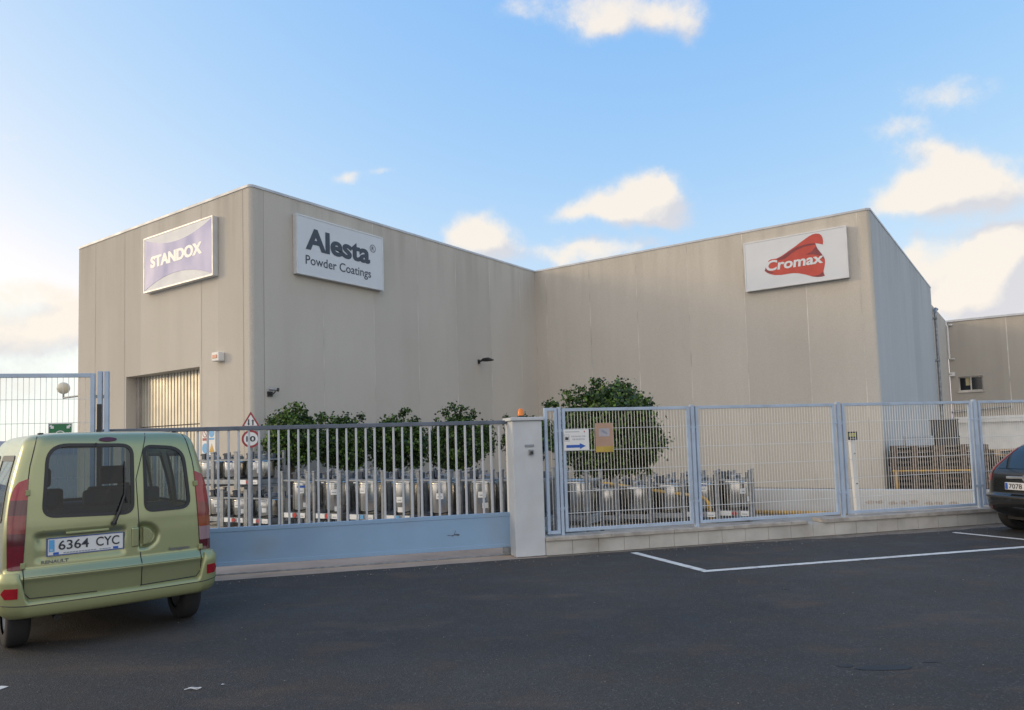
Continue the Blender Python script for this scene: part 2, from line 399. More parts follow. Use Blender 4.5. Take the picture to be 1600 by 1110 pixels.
def asphalt_mat():
    m_ = bpy.data.materials.new('asphalt'); m_.use_nodes = True
    n, l = m_.node_tree.nodes, m_.node_tree.links; b = n['Principled BSDF']; b.inputs['Specular IOR Level'].default_value = .25
    t = n.new('ShaderNodeTexCoord')
    def noise(scale, det=4, st=(1, 1, 1), r=.55):
        mp = n.new('ShaderNodeMapping'); mp.inputs['Scale'].default_value = st; l.new(t.outputs['Object'], mp.inputs[0])
        k = n.new('ShaderNodeTexNoise'); k.inputs['Scale'].default_value = scale; k.inputs['Detail'].default_value = det; k.inputs['Roughness'].default_value = r; l.new(mp.outputs[0], k.inputs['Vector']); return k.outputs['Fac']
    def rng(v, a, c, o0=0.0, o1=1.0):
        r = n.new('ShaderNodeMapRange'); l.new(v, r.inputs['Value'])
        for nm, x in (('From Min', a), ('From Max', c), ('To Min', o0), ('To Max', o1)): r.inputs[nm].default_value = x
        return r.outputs['Result']
    def mix(f, a, c):
        x = n.new('ShaderNodeMix'); x.data_type = 'RGBA'; l.new(f, x.inputs[0])
        for i, v in ((6, a), (7, c)):
            if isinstance(v, tuple): x.inputs[i].default_value = (*v, 1)
            else: l.new(v, x.inputs[i])
        return x.outputs[2]
    def mul(a, k):
        x = n.new('ShaderNodeMath'); x.operation = 'MULTIPLY'; l.new(a, x.inputs[0])
        if isinstance(k, float): x.inputs[1].default_value = k
        else: l.new(k, x.inputs[1])
        return x.outputs[0]
    vo = n.new('ShaderNodeTexVoronoi'); vo.inputs['Scale'].default_value = 95; l.new(t.outputs['Object'], vo.inputs['Vector'])
    sepc = n.new('ShaderNodeSeparateColor'); l.new(vo.outputs['Color'], sepc.inputs[0])
    big = noise(.35, 5); mid = noise(2.2, 5); g = noise(120, 2)
    c = mix(rng(big, .35, .65), (.049, .047, .046), (.073, .069, .065))
    c = mix(rng(sepc.outputs[0], .0, 1.0, 0.0, .6), c, (.028, .027, .027))
    c = mix(mul(rng(sepc.outputs[1], .86, 1.0), .55), c, (.13, .125, .12))             # pale aggregate
    c = mix(mul(rng(mid, .52, .72), .38), c, (.085, .068, .052))                         # dusty, brownish patches
    c = mix(mul(rng(noise(.9, 5, (1, 2.2, 1)), .56, .72), .5), c, (.115, .082, .060))
    sp = n.new('ShaderNodeTexVoronoi'); sp.inputs['Scale'].default_value = 5; l.new(t.outputs['Object'], sp.inputs['Vector'])
    c = mix(mul(rng(sp.outputs['Distance'], .035, .010), .7), c, (.24, .23, .21))        # stray grit
    l.new(c, b.inputs['Base Color']); l.new(rng(mid, .3, .7, .72, .95), b.inputs['Roughness'])
    bp = n.new('ShaderNodeBump'); bp.inputs['Strength'].default_value = .6; bp.inputs['Distance'].default_value = .008; l.new(vo.outputs['Distance'], bp.inputs['Height']); l.new(bp.outputs[0], b.inputs['Normal'])
    return m_
M['asphalt'] = asphalt_mat()
M['concrete'] = mat('apron_concrete', (.37, .30, .25), .9, var=.15, vscale=1.2, bump=.3, dirt=(.16, .13, .10), dscale=1.6, damount=.5)
M['yard'] = mat('yard_concrete', (.34, .32, .28), .9, var=.15, vscale=.8, bump=.2, dirt=(.30, .25, .2), dscale=.7, damount=.5)
M['dust'] = mat('kerb_dust', (.20, .17, .14), .95, var=.3, vscale=5, bump=.4, bscale=40, dirt=(.09, .08, .07), dscale=4, damount=.7)
M['roadpaint'] = mat('road_paint', (.60, .60, .58), .8, var=.12, vscale=3, dirt=(.22, .22, .22), dscale=9, damount=.75)
M['tar'] = mat('tar', (.012, .012, .013), .6)

# ------------------------------------------------------------------ setting: ground, road, apron, hill
g = MB(); g.quad([(-3000, -3000, -.012), (3000, -3000, -.012), (3000, 3000, -.012), (-3000, 3000, -.012)])
tag(g.build('ground', M['yard']), kind='structure')
D_WALL = 10.12
def edge(s_, d_, amp=.05, k=1.3): return d_ + amp * (mnoise.noise(Vector((s_ * k, d_, 3.1))) + .5 * mnoise.noise(Vector((s_ * k * 4, d_, 7.7))))
# asphalt: a strip mesh whose far edge wavers along the gate apron and the wall foot
road = MB(); ss = [-60, -20, -10] + [-6 + .2 * i for i in range(111)] + [18, 25, 60]
S_PIL0, S_PIL1 = fs(806, 860, D_WALL)[0], fs(853, 860, D_WALL)[0]
for s0, s1 in zip(ss, ss[1:]):
    def far(s_):
        base = 10.0 if s_ < S_PIL0 + .2 else 9.98 - .25 * min(1, max(0, (s_ - 6.2) / 2.5))
        return edge(s_, base, .035 if s_ < 6 else .09)
    road.quad([fw(s0, -40), fw(s1, -40), fw(s1, far(s1)), fw(s0, far(s0))])
tag(road.build('road', M['asphalt']), kind='structure')
ap = MB(); ap.quad([fw(-12, 9.6, -.006), fw(S_PIL1, 9.6, -.006), fw(S_PIL1, 12.6, -.006), fw(-12, 12.6, -.006)])
tag(ap.build('apron', M['concrete']), kind='structure')
ks = MB(); ks.quad([fw(S_PIL1, 9.5, -.006), fw(26, 9.5, -.006), fw(26, 10.13, -.006), fw(S_PIL1, 10.13, -.006)])
tag(ks.build('kerb_strip', M['dust']), kind='structure')
hl = MB(); prev = None
for i in range(41):
    az = R_(-75 + i * 2.0); r = 900; h = 30 + 22 * mnoise.noise(Vector((i * .35, 0, 1.3))) + 10 * mnoise.noise(Vector((i * 1.1, 4, 1.3)))
    h *= .62 * max(0, min(1, (26 - i) / 8))
    p = Vector((math.sin(az) * r, math.cos(az) * r, 0)); q = p * 1.25; q.z = max(h, .3); w = p * 1.6
    if prev:
        hl.quad([prev[0], p, q, prev[1]]); hl.quad([prev[1], q, w, prev[2]])
    prev = (p, q, w)
tag(hl.build('hill', M['hill'], smooth=True), kind='structure')
# bay lines painted on the asphalt
def line(pa, pb, w=.11):
    k = MB(); d = (pb - pa).normalized(); nrm = Vector((-d.y, d.x, 0)) * w / 2; L = (pb - pa).length; n_ = max(2, int(L / .12))
    for i in range(n_):
        a, b = pa + d * L * i / n_, pa + d * L * (i + 1) / n_
        wa = [1 + .12 * mnoise.noise(Vector((i * .7 + j, j * 5.0, pa.x))) for j in (0, 1)]
        k.quad([a - nrm * wa[0], b - nrm * wa[1], b + nrm * wa[1], a + nrm * wa[0]])
    for i, v in enumerate(k.v): k.v[i] = (v[0], v[1], .004)
    return k
pA, pB, pC = on_z(990, 864), on_z(1103, 893), on_z(1598, 855.5)
dirF = (pC - pB).normalized()
ln = line(pA, pB - (pB - pA).normalized() * .06); l2 = line(pB - dirF * .055, pB + dirF * 9.5)
for src in (l2,): n0 = len(ln.v); ln.v += src.v; ln.f += [tuple(i + n0 for i in f_) for f_ in src.f]; ln.m += src.m
tag(ln.build('parking_bay_lines', M['roadpaint']), 'white painted corner line of the parking bay nearest the gate pillar', 'road marking')
pD = on_z(1490, 832.5); pE = on_z(1600, 843.5)
tag(line(pD, pD + (pE - pD).normalized() * 1.75, .10).build('parking_bay_lines', M['roadpaint']), 'short white painted bay divider running out from under the black car', 'road marking')
tag(line(on_z(-25, 1085), on_z(8, 1073), .07).build('parking_bay_lines', M['roadpaint']), 'white painted line end at the lower left edge of the asphalt', 'road marking')
# tar patch and oily spots
tp = MB()
def blot(c, rx, ry, seed, n_=26):
    k = len(tp.v); pts = []
    for j in range(n_):
        a = 2 * math.pi * j / n_; rr = 1 + .45 * mnoise.noise(Vector((math.cos(a) * 1.6, math.sin(a) * 1.6, seed)))
        pts.append((c.x + rx * rr * math.cos(a), c.y + ry * rr * math.sin(a), .003))
    tp.quad(pts)
for (x, y, rx, ry, sd_, lb) in ((1385, 1044, .20, .055, 1, 'largest black tar patch on the asphalt in the right foreground'), (1320, 1041, .06, .025, 3, 'black tar spot just left of the largest tar patch'), (1452, 1035, .05, .015, 4, 'thin black tar spot right of the largest tar patch'), (1228, 921, .04, .02, 5, 'tiny black spot on the asphalt below the long white bay line')):
    tp = MB(); blot(on_z(x, y), rx, ry, sd_); tag(tp.build('tar_patch', M['tar']), lb, 'stain')
M['grit'] = mat('grit', (.22, .20, .18), .9, var=.4, vscale=30)
k = MB(); rg = random.Random(5)
for i in range(420):
    s_ = rg.uniform(-5, 11); d_ = 9.9 - abs(rg.gauss(0, .22)) if i < 240 else rg.uniform(3.5, 9.6); r0 = rg.uniform(.004, .011) if i < 240 else rg.uniform(.003, .007)
    c = fw(s_, d_, r0 * .4); k.lathe([(.0005, -r0 * .6), (r0, -r0 * .1), (r0 * .7, r0 * .5), (.0005, r0 * .7)], 5, c)
tag(k.build('grit', M['grit']), kind='stuff')

# ------------------------------------------------------------------ the main building
LA, LC, LB, SIDE, EXT, HE = 12.17, 11.39, 8.61, 14.75, 21.35, 7.16
DB0, DB1, DZ = 2.14, 5.76, 3.73            # sectional door opening in the left wall
def arc(cx, cy, r, a0, a1, n=6): return [(cx + r * math.cos(R_(a0 + (a1 - a0) * i / n)), cy + r * math.sin(R_(a0 + (a1 - a0) * i / n))) for i in range(n + 1)]
bld = empty('industrial_building', C1, PHI_B, 'large L-shaped beige precast concrete industrial building with three company signs', 'building')
rc = .10
foot = [(0.0, LB)] + [(0.0, DB1), (0.0, DB0)] + arc(rc, rc, rc, 180, 270) + [(LA, 0.0), (LA, -LC + rc)] + arc(LA + rc, -LC + rc, rc, 180, 270) + [(LA + SIDE, -LC), (LA + SIDE, LB)]
w = MB()
for (p, q) in zip(foot, foot[1:] + foot[:1]):
    if p == (0.0, DB1) and q == (0.0, DB0): w.quad([(*p, DZ), (*q, DZ), (*q, HB), (*p, HB)]); continue
    w.quad([(*p, 0), (*q, 0), (*q, HB), (*p, HB)])
# door reveal
rv = .38
w.quad([(0, DB1, 0), (rv, DB1, 0), (rv, DB1, DZ), (0, DB1, DZ)]); w.quad([(rv, DB0, 0), (0, DB0, 0), (0, DB0, DZ), (rv, DB0, DZ)]); w.quad([(0, DB1, DZ), (rv, DB1, DZ), (rv, DB0, DZ), (0, DB0, DZ)])
w.build('wall', M['precast'], bld, smooth=False)
MB().box((LA + rc + .01, -LC - .004, 0), (LA + SIDE, -LC + .02, HB - .04)).build('side_wall', M['sidewall'], bld)
ex = MB(); ex.box((LA + SIDE + .003, -LC + .02, 0), (LA + EXT - .003, LB - .05, HE)); ex.build('rear_wing', M['precast'], bld)
rf = MB(); rf.quad([(p[0], p[1], HB - .25) for p in foot]); rf.build('roof', M['flashing'], bld)
# metal coping strip
cp = MB(); out = foot[:1] + foot[3:]
def off(i):
    n_ = len(out); p = Vector(out[i]); a = Vector(out[i - 1]) if i else None; b = Vector(out[(i + 1) % n_])
    def nr(u, v): d = (v - u).normalized(); return Vector((d.y, -d.x))
    ns = [nr(a, p)] if a is not None else []
    if i < n_ - 1: ns.append(nr(p, b))
    k = sum(ns, Vector((0, 0))).normalized(); return -k / max(.5, k.dot(ns[0]))
op = [(Vector(out[i]) - off(i) * .02, Vector(out[i]) + off(i) * .20) for i in range(len(out))]
for (a, a2), (b, b2) in zip(op, op[1:]):
    cp.quad([(*a, HB - .035), (*b, HB - .035), (*b, HB + .025), (*a, HB + .025)]); cp.quad([(*a, HB + .025), (*b, HB + .025), (*b2, HB + .035), (*a2, HB + .035)])
    cp.quad([(*a, HB - .035), (*a2, HB - .035), (*b2, HB - .035), (*b, HB - .035)])
cp.build('coping', M['flashing'], bld)
# joints between the panels
jt, jd = MB(), MB()
def wob(k, z): return .012 * mnoise.noise(Vector((k * 3.7, z * .8, 1.0)))
def joint(mb, fn, k, wd):
    mat_ = M['sealant'] if mb is jt else M['sealant_dark']; mb = MB()
    zs = [0, 1.3, 2.6, 3.9, 5.2, 6.5, HB - .06]
    for z0, z1 in zip(zs, zs[1:]):
        a0, a1 = wob(k, z0), wob(k, z1); mb.quad([fn(a0 - wd, z0), fn(a0 + wd, z0), fn(a1 + wd, z1), fn(a1 - wd, z1)])
    mb.build('panel_joint', mat_, bld)
for k in range(7):
    a = .354 + 1.8 * k
    joint(jt if k else jd, lambda u, z, a=a: (a + u, -.003, z), k, .008 if k else .006)
    bb = -(.479 + 1.82 * k) if k < 6 else -11.05
    joint(jt, lambda u, z, bb=bb: (LA - .003, bb - u, z), k + 10, .010)
for k, b in enumerate((.30, 7.55)): joint(jd, lambda u, z, b=b: (-.003, b - u, z), k + 20, .008)
for k, b in enumerate((2.05, 5.85)): joint(jd, lambda u, z, b=b: (-.003, b - u, z), k + 24, .006)
zs = None
for k in range(1, 8): joint(jd if k % 2 else jt, lambda u, z, a=LA + 2.05 * k: (a + u, -LC - .007, z), k + 30, .005)
# ribbed sectional door
M['door'] = mat('door_sheet', (.47, .45, .39), .38, .35, var=.12, vscale=2)
dr = empty('roller_door', (0, 0, 0)); dr.parent = bld
dm = MB(); x0 = rv - .02; nb_ = 22; pw = (DB1 - DB0 - .2) / nb_
for (z0, z1) in ((0.0, 2.16), (2.19, 2.30), (2.33, DZ)):
    for i in range(nb_):
        b0 = DB0 + .1 + i * pw
        prof = [(b0, x0), (b0 + pw * .62, x0), (b0 + pw * .70, x0 + .045), (b0 + pw * .92, x0 + .045), (b0 + pw, x0)]
        for (p, q) in zip(prof, prof[1:]): dm.quad([(q[1], q[0], z0), (p[1], p[0], z0), (p[1], p[0], z1), (q[1], q[0], z1)])
dm.build('door_leaf', M['door'], dr)
fr = MB(); fr.box((x0 - .05, DB0 + .002, 0), (x0 + .1, DB0 + .1, DZ - .002)); fr.box((x0 - .08, DB1 - .16, 0), (x0 + .1, DB1 - .002, DZ - .002)); fr.box((x0 + .06, DB0 + .101, 0), (x0 + .1, DB1 - .161, DZ - .002))
fr.build('frame', M['sealant_dark'], dr)
# downpipe at the rear end of the side wall
dp = MB(); xa = LA + SIDE + .25; ya = -LC - .10
dp.tube([(xa, ya, .5), (xa, ya, 6.75), (xa + .25, ya, 7.0), (xa + .9, ya, 7.05)], .06); 
for z in (2.6, 4.6, 6.5): dp.box((xa - .12, ya - .07, z), (xa + .12, -LC + .03, z + .08))
dp.build('downpipe', M['galv'], bld, smooth=True, angle=40)

# ------------------------------------------------------------------ the grey building behind on the right
gb = empty('grey_warehouse', bw(LA + EXT, -LC), PHI_B, 'low grey concrete warehouse with one small window and white plinth, behind on the right', 'building')
HG = 7.08
def gpx(x, y):
    p = on_plane(x, y, bw(LA + EXT, 0), BA); return (p - C1).dot(BB) + LC, p.z
gw = MB()
wb1, wz0 = gpx(1499, 612); wb0, _ = gpx(1537, 610); wz1 = gpx(1518, 588)[1]
L0, L1 = -18.0, 0.0
for (b0, b1, z0, z1) in ((L0, wb0, 0, HG), (wb1, L1, 0, HG), (wb0, wb1, 0, wz0), (wb0, wb1, wz1, HG)):
    gw.quad([(0, b1, z0), (0, b0, z0), (0, b0, z1), (0, b1, z1)])
for (p, q) in (((0, L0), (9, L0)), ((9, L0), (9, L1)), ((9, L1), (0, L1))): gw.quad([(*p, 0), (*q, 0), (*q, HG), (*p, HG)])
gw.quad([(0, L0, HG), (9, L0, HG), (9, L1, HG), (0, L1, HG)])
for z in (wz0, wz1): gw.quad([(0, wb0, z), (.2, wb0, z), (.2, wb1, z), (0, wb1, z)])
for b in (wb0, wb1): gw.quad([(0, b, wz0), (.2, b, wz0), (.2, b, wz1), (0, b, wz1)])
gw.build('wall', M['precast_grey'], gb)
k = MB(); k.box((-.05, L0, HG), (.3, L1, HG + .1)); k.build('coping', M['flashing'], gb)
for i in range(1, 8): MB().box((-.004, -2.55 - 2.4 * (i - 1) - .02, 2.5), (.0, -2.55 - 2.4 * (i - 1) + .02, HG)).build('panel_joint', M['sealant'], gb)
zl = gpx(1540, 650.5)[1]
k = MB(); k.box((-.06, L0, 0), (-.004, L1 - .1, zl - .30)); k.box((-.22, L0, zl - .30), (-.004, L1 - .1, zl)); k.build('plinth', M['white'], gb)
M['darkglass'] = mat('dark_window_glass', (.012, .014, .016), .06)
win = empty('window', (0, 0, 0)); win.parent = gb
k = MB(); k.quad([(.15, wb1, wz0), (.15, wb0, wz0), (.15, wb0, wz1), (.15, wb1, wz1)]); k.build('pane', M['darkglass'], win)
bm_ = (wb0 + wb1) / 2
k = MB()
for (b0, b1, z0, z1) in ((wb0, wb1, wz0, wz0 + .06), (wb0, wb1, wz1 - .06, wz1), (wb0, wb0 + .05, wz0 + .06, wz1 - .06), (wb1 - .05, wb1, wz0 + .06, wz1 - .06), (bm_ - .03, bm_ + .03, wz0 + .06, wz1 - .06)): k.box((.09, b0, z0), (.14, b1, z1))
k.box((-.06, wb0 - .05, wz0 - .07), (.1, wb1 + .05, wz0 - .002)); k.build('frame', M['sealant'], win)
M['blind'] = mat('window_blind', (.45, .38, .22), .8)
k = MB(); b_a, z_a = gpx(1508, 589); b_c, z_c = gpx(1517, 602); k.box((.143, b_c, z_c), (.148, b_a, z_a)); k.build('blind', M['blind'], win)
k = MB(); b0, z0 = gpx(1475, 648); z1 = gpx(1473, 506)[1]; k.tube([(-.08, b0, .5), (-.08, b0, z1)], .09)
b1, za = gpx(1480, 509); b2, zb = gpx(1480, 562); be = gpx(1488, 509)[0]
k.tube([(-.08, be, za), (-.08, b1, za), (-.08, b1, zb), (-.08, be, zb)], .05); k.build('service_pipe', M['white'], gb, smooth=True, angle=40)
b0, z0 = gpx(1479, 589); b1, z1 = gpx(1492, 582); k = MB(); k.box((-.16, b1, z0), (-.002, b0, z1), 0); k.box((-.165, b1 + .12, z0 + .10), (-.161, b0 - .12, z1 - .08), 1); k.build('vent_box', [M['white'], M['black']], gb)
k = MB(); pa, pb = gpx(1476, 646), gpx(1580, 635); k.tube([(-.15, pa[0], pa[1]), (-.15, pb[0], pb[1])], .05); k.build('handrail', M['galv'], gb)

# ------------------------------------------------------------------ signs on the building
def wall_px(wl_, x, y, proud=.16):
    if wl_ == 'A': p = on_plane(x, y, bw(0, -proud), BB); return (p - C1).dot(BA), p.z
    p = on_plane(x, y, bw(-proud if wl_ == 'S' else LA - proud, 0), BA); return -(p - C1).dot(BB), p.z
def wall_sign(wl_, px, name, label, lit=.72):
    """px: the four image corners bl, tl, tr, br; returns root and mapping from image to sign coordinates"""
    c = [wall_px(wl_, *p) for p in px]
    x0, x1 = (c[0][0] + c[1][0]) / 2, (c[2][0] + c[3][0]) / 2; z0, z1 = (c[0][1] + c[3][1]) / 2, (c[1][1] + c[2][1]) / 2
    if wl_ == 'A': loc, rz = bw(x0, -.16, z0), PHI_B
    else: loc, rz = bw(-.16 if wl_ == 'S' else LA - .16, -x0, z0), PHI_B - math.pi / 2
    r = empty(name, loc, rz, label, 'sign'); W, H_ = x1 - x0, z1 - z0
    k = MB(); k.box((0, .012, 0), (W, .155, H_)); k.build('cabinet', M['signside'], r, bevel=.012)
    k = MB(); e = .035
    k.quad([(e, .010, e), (W - e, .010, e), (W - e, .010, H_ - e), (e, .010, H_ - e)]); k.build('face', M['signface'], r)
    k = MB()
    for (a, b) in (((0, 0, 0), (W, .011, e)), ((0, 0, H_ - e), (W, .011, H_)), ((0, 0, e), (e, .011, H_ - e)), ((W - e, 0, e), (W, .011, H_ - e))): k.box(a, b)
    k.build('frame', M['signside'], r)
    def mp(x, y): u, z = wall_px(wl_, x, y, .165); return u - x0, z - z0
    return r, mp, W, H_
M['signface'] = mat('sign_face', (.61, .64, .68), .55, var=.03, vscale=2)
M['signside'] = mat('sign_aluminium', (.60, .61, .62), .45, .2, var=.08)
M['violet'] = mat('faded_violet', (.18, .225, .52), .45, var=.10, vscale=1.5, stretch=(1, 1, .4))
M['lettercream'] = mat('letter_cream', (.85, .85, .82), .5)
M['slate'] = mat('slate_letters', (.035, .05, .075), .45)
M['capered'] = mat('cape_red', (.46, .055, .035), .4, var=.12, vscale=2.5)
M['capedark'] = mat('cape_fold', (.20, .030, .035), .4, var=.15, vscale=3)
# left sign
r, mp, W, H_ = wall_sign('S', ((224, 458), (224.5, 373), (332, 337), (332, 431)), 'wall_sign', 'white framed sign with violet pillow shape reading STANDOX, high above the ribbed door')
z5 = lambda x, y: mp(100 + x / 2.775, 270 + y / 2.775)
def curve(p, q, c, n=14): return [((1 - t) ** 2 * p[0] + 2 * t * (1 - t) * c[0] + t * t * q[0], (1 - t) ** 2 * p[1] + 2 * t * (1 - t) * c[1] + t * t * q[1]) for t in (i / n for i in range(n + 1))]
top = curve((.06, H_ - .06), (W - .06, H_ - .06), (W / 2, H_ - .62)); bot = curve((W - .06, .06), (.06, .06), (W / 2, .62))
k = MB(); k.prism(top + bot, .004, .0095); k.build('emblem', M['violet'], r)
a, b = z5(374, 416), z5(597, 298); z_lo = (a[1] + z5(590, 352)[1]) / 2; z_hi = (z5(380, 362)[1] + b[1]) / 2
k = MB()
for j, e_ in enumerate((-.016, .016)): k.text('STANDOX', a[0] + e_ + .01, b[0] + e_ - .01, z_lo, z_hi, .0015 + j * .0008, bold=.034)
k.text('STANDOX', a[0], b[0], z_lo, z_hi, .001, bold=.036); k.build('lettering', M['lettercream'], r)
# middle sign
r, mp, W, H_ = wall_sign('A', ((465, 428), (462.5, 333.5), (598.5, 371), (600, 454)), 'wall_sign', 'white sign with dark lettering Alesta Powder Coatings on the receding wall')
z7 = lambda x, y: mp(440 + x / 7.4, 320 + y / 7.4)
k = MB(); x0 = z7(282, 515)[0]; x1 = z7(1027, 690)[0]
for j, e_ in enumerate((-.009, .009)): k.text('Alesta', x0 + e_ + .009, x1 + e_ - .009, z7(300, 516)[1], z7(490, 312)[1], .0035 - j * .0008, bold=.030)
k.text('Alesta', x0, x1, z7(300, 516)[1], z7(490, 312)[1], .004, bold=.032)
x0 = z7(282, 680)[0]; x1 = z7(1037, 840)[0]; zd = z7(970, 864)[1]; zt = z7(290, 578)[1]
k.text('Powder Coatings', x0, x1, zd, zt, .004, bold=.006)
c = z7(1057, 508); rr = (z7(1090, 515)[0] - z7(1024, 500)[0]) / 2
ring = [(c[0] + rr * math.cos(t * math.pi / 14), c[1] + rr * math.sin(t * math.pi / 14)) for t in range(28)]; ri = [(c[0] + rr * .84 * math.cos(t * math.pi / 14), c[1] + rr * .84 * math.sin(t * math.pi / 14)) for t in range(28)]
for i in range(28): j = (i + 1) % 28; k.quad([(ring[i][0], .004, ring[i][1]), (ring[j][0], .004, ring[j][1]), (ri[j][0], .004, ri[j][1]), (ri[i][0], .004, ri[i][1])])
k.text('R', c[0] - rr * .40, c[0] + rr * .45, c[1] - rr * .5, c[1] + rr * .5, .004, bold=.01)
k.build('lettering', M['slate'], r)
# right sign
r, mp, W, H_ = wall_sign('K', ((1166, 457), (1160.5, 381), (1321, 352), (1327.5, 432.5)), 'wall_sign', 'white sign with a red cape emblem reading Cromax on the right-hand wall')
z8 = lambda x, y: mp(1150 + x / 7.4, 330 + y / 7.4)
cape = [(330,692),(340,660),(362,606),(376,575),(400,559),(470,548),(520,522),(600,466),(680,410),(745,360),(800,320),(840,292),(880,270),(920,259),(960,262),(985,280),(1000,312),(1005,345),(1003,385),(960,377),(915,370),(925,405),(945,440),(985,490),(1008,520),(1025,555),(1029,590),(1022,640),(1010,690),(1015,722),(1027,747),(990,758),(940,762),(880,756),(800,733),(720,719),(660,717),(600,725),(520,738),(450,740),(400,730),(360,714)]
k = MB(); k.prism([z8(*p) for p in cape], .005, .0095); k.build('emblem', M['capered'], r)
fold = [(470,552),(540,520),(620,462),(700,418),(790,388),(860,374),(912,372),(918,388),(850,398),(780,415),(700,450),(640,490),(600,525),(560,555),(480,575)]
k = MB(); k.prism([z8(*p) for p in fold], .003, .0045)
k.build('emblem_fold', M['capedark'], r); k = MB(); k.prism([z8(*p) for p in ((332,690),(350,655),(372,600),(382,578),(380,620),(372,668),(400,700),(450,715),(400,722),(362,712))], .003, .0045)
k.build('emblem_fold', M['capedark'], r); k = MB(); k.prism([z8(*p) for p in ((800,505),(870,470),(925,405),(945,440),(985,490),(1008,520),(1026,560),(1000,545),(960,515),(890,500))], .003, .0045)
k.build('emblem_fold', M['capedark'], r); k = MB(); k.prism([z8(*p) for p in ((880,754),(960,735),(1008,700),(1014,722),(1025,746),(985,757),(940,761))], .003, .0045); k.build('emblem_fold', M['capedark'], r)
k = MB(); a, b = z8(348, 700), z8(1012, 498); k.text('Cromax', a[0], b[0], (a[1] + z8(985, 603)[1]) / 2, z8(398, 572)[1], .001, bold=.028, shear=.12); k.build('lettering', M['signface'], r)

# ------------------------------------------------------------------ small things on the building
x, z = wall_px('S', 339, 566, .02); x1, z1 = wall_px('S', 349, 553, .02)
r = empty('alarm_siren', bw(0, -x, z), PHI_B - math.pi / 2, 'small white alarm box with red lens beside the ribbed door', 'alarm box')
k = MB(); k.box((0, -.17, 0), (.30, -.002, .22)); k.build('housing', M['white'], r, bevel=.02)
k = MB(); k.box((.05, -.182, .07), (.24, -.172, .155)); k.build('lens', mat('alarm_lens', (.40, .12, .09), .4), r, bevel=.01)
x, z = wall_px('A', 422, 616, .02)
r = empty('security_camera', bw(x, 0, z), PHI_B, 'small dark bullet camera on the wall near the building corner', 'camera')
k = MB(); k.box((-.07, -.03, -.06), (.07, -.002, .06)); k.tube([(0, -.03, 0), (.02, -.12, .0), (.05, -.16, .06)], .015); k.build('bracket', M['black'], r)
k = MB(); k.tube([(-.04, -.06, .12), (.08, -.20, .095)], .036, 14); k.build('camera_body', M['galv'], r, smooth=True, angle=40)
k = MB(); k.tube([(.075, -.195, .097), (.095, -.225, .09)], .046, 14); k.build('hood', M['black'], r, smooth=True, angle=40)
x, z = wall_px('A', 748.5, 565.5, .02)
r = empty('wall_lamp', bw(x, 0, z), PHI_B, 'dark floodlight on a short arm high on the receding wall', 'lamp')
k = MB(); k.box((-.05, -.03, -.07), (.05, -.002, .07)); k.tube([(0, -.03, 0), (0, -.16, .03)], .03); k.build('arm', M['black'], r)
k = MB(); k.tube([(0, -.12, .03), (0, -.24, .055), (0, -.40, .05), (0, -.60, -.01)], [.045, .10, .11, .04], 14)
k.v = [(v[0], v[1], .03 + (v[2] - .03) * .62) for v in k.v]; k.build('lamp_head', M['black'], r, smooth=True, angle=60)
# globe lamp on the far end wall
p = bw(.12, LB, 0); q = on_plane(99, 622, p, BA)
r = empty('globe_lamp', Vector((p.x, p.y, q.z)), PHI_B, 'round cream globe lamp on a bracket off the far left corner of the building', 'lamp')
dy = (q - p).dot(BB)
k = MB(); k.tube([(0, .0, 0), (0, dy, 0), (0, dy, .12)], .03); k.build('bracket', M['galv'], r)
k = MB(); R0 = .185
k.lathe([(.001, -R0)] + [(R0 * math.cos(R_(t)), R0 * math.sin(R_(t))) for t in range(-80, 81, 10)] + [(.001, R0)], 24, (0, dy, .12 + R0)); k.build('globe', M['globe'], r, smooth=True)

# ------------------------------------------------------------------ gate pillar, wall, fence, gate
pil = empty('gate_pillar', fw(S_PIL0, D_WALL), PHI_F, 'white rendered gate pillar carrying the orange beacon', 'pillar')
PW = S_PIL1 - S_PIL0; PH = fs(825, 652, D_WALL)[1]
k = MB(); k.box((0, 0, 0), (PW, .42, PH - .05)); k.build('shaft', M['pillar'], pil, bevel=.012)
k = MB(); k.box((-.03, -.03, PH - .049), (PW + .03, .45, PH)); k.build('cap', M['pillar'], pil, bevel=.008)
bs, bz = fs(813.5, 646, D_WALL + .15)
r = empty('warning_beacon', fw(bs, D_WALL + .15, PH), PHI_F, 'orange flashing beacon standing on top of the white gate pillar', 'beacon')
k = MB(); k.lathe([(.001, .028), (.05, .028), (.05, 0)], 16); k.build('base', M['black'], r, smooth=True, angle=30)
k = MB(); k.lathe([(.044, .028), (.044, .07), (.036, .115), (.018, .13), (.001, .133)], 16); k.build('lens', M['orange'], r, smooth=True)
s0, z0 = fs(826, 711, D_WALL); r = empty('intercom', fw(s0, D_WALL, z0), PHI_F, 'small grey intercom box on the front of the white gate pillar', 'intercom')
k = MB(); k.box((0, -.045, 0), (.065, -.002, .075)); k.build('housing', M['galv'], r, bevel=.006)
k = MB(); k.box((.012, -.052, .012), (.053, -.046, .05)); k.build('button_plate', M['black'], r)
s0, z0 = fs(820, 699, D_WALL); r = MB(); r.box((0, -.008, 0), (.135, -.002, .035), 0); r.box((.012, -.0095, .012), (.12, -.0085, .022), 1)
tag(r.build('name_plate', [M['galv'], M['greyink']], None, fw(s0, D_WALL, z0), PHI_F), 'thin metal name plate above the intercom on the gate pillar', 'plaque')

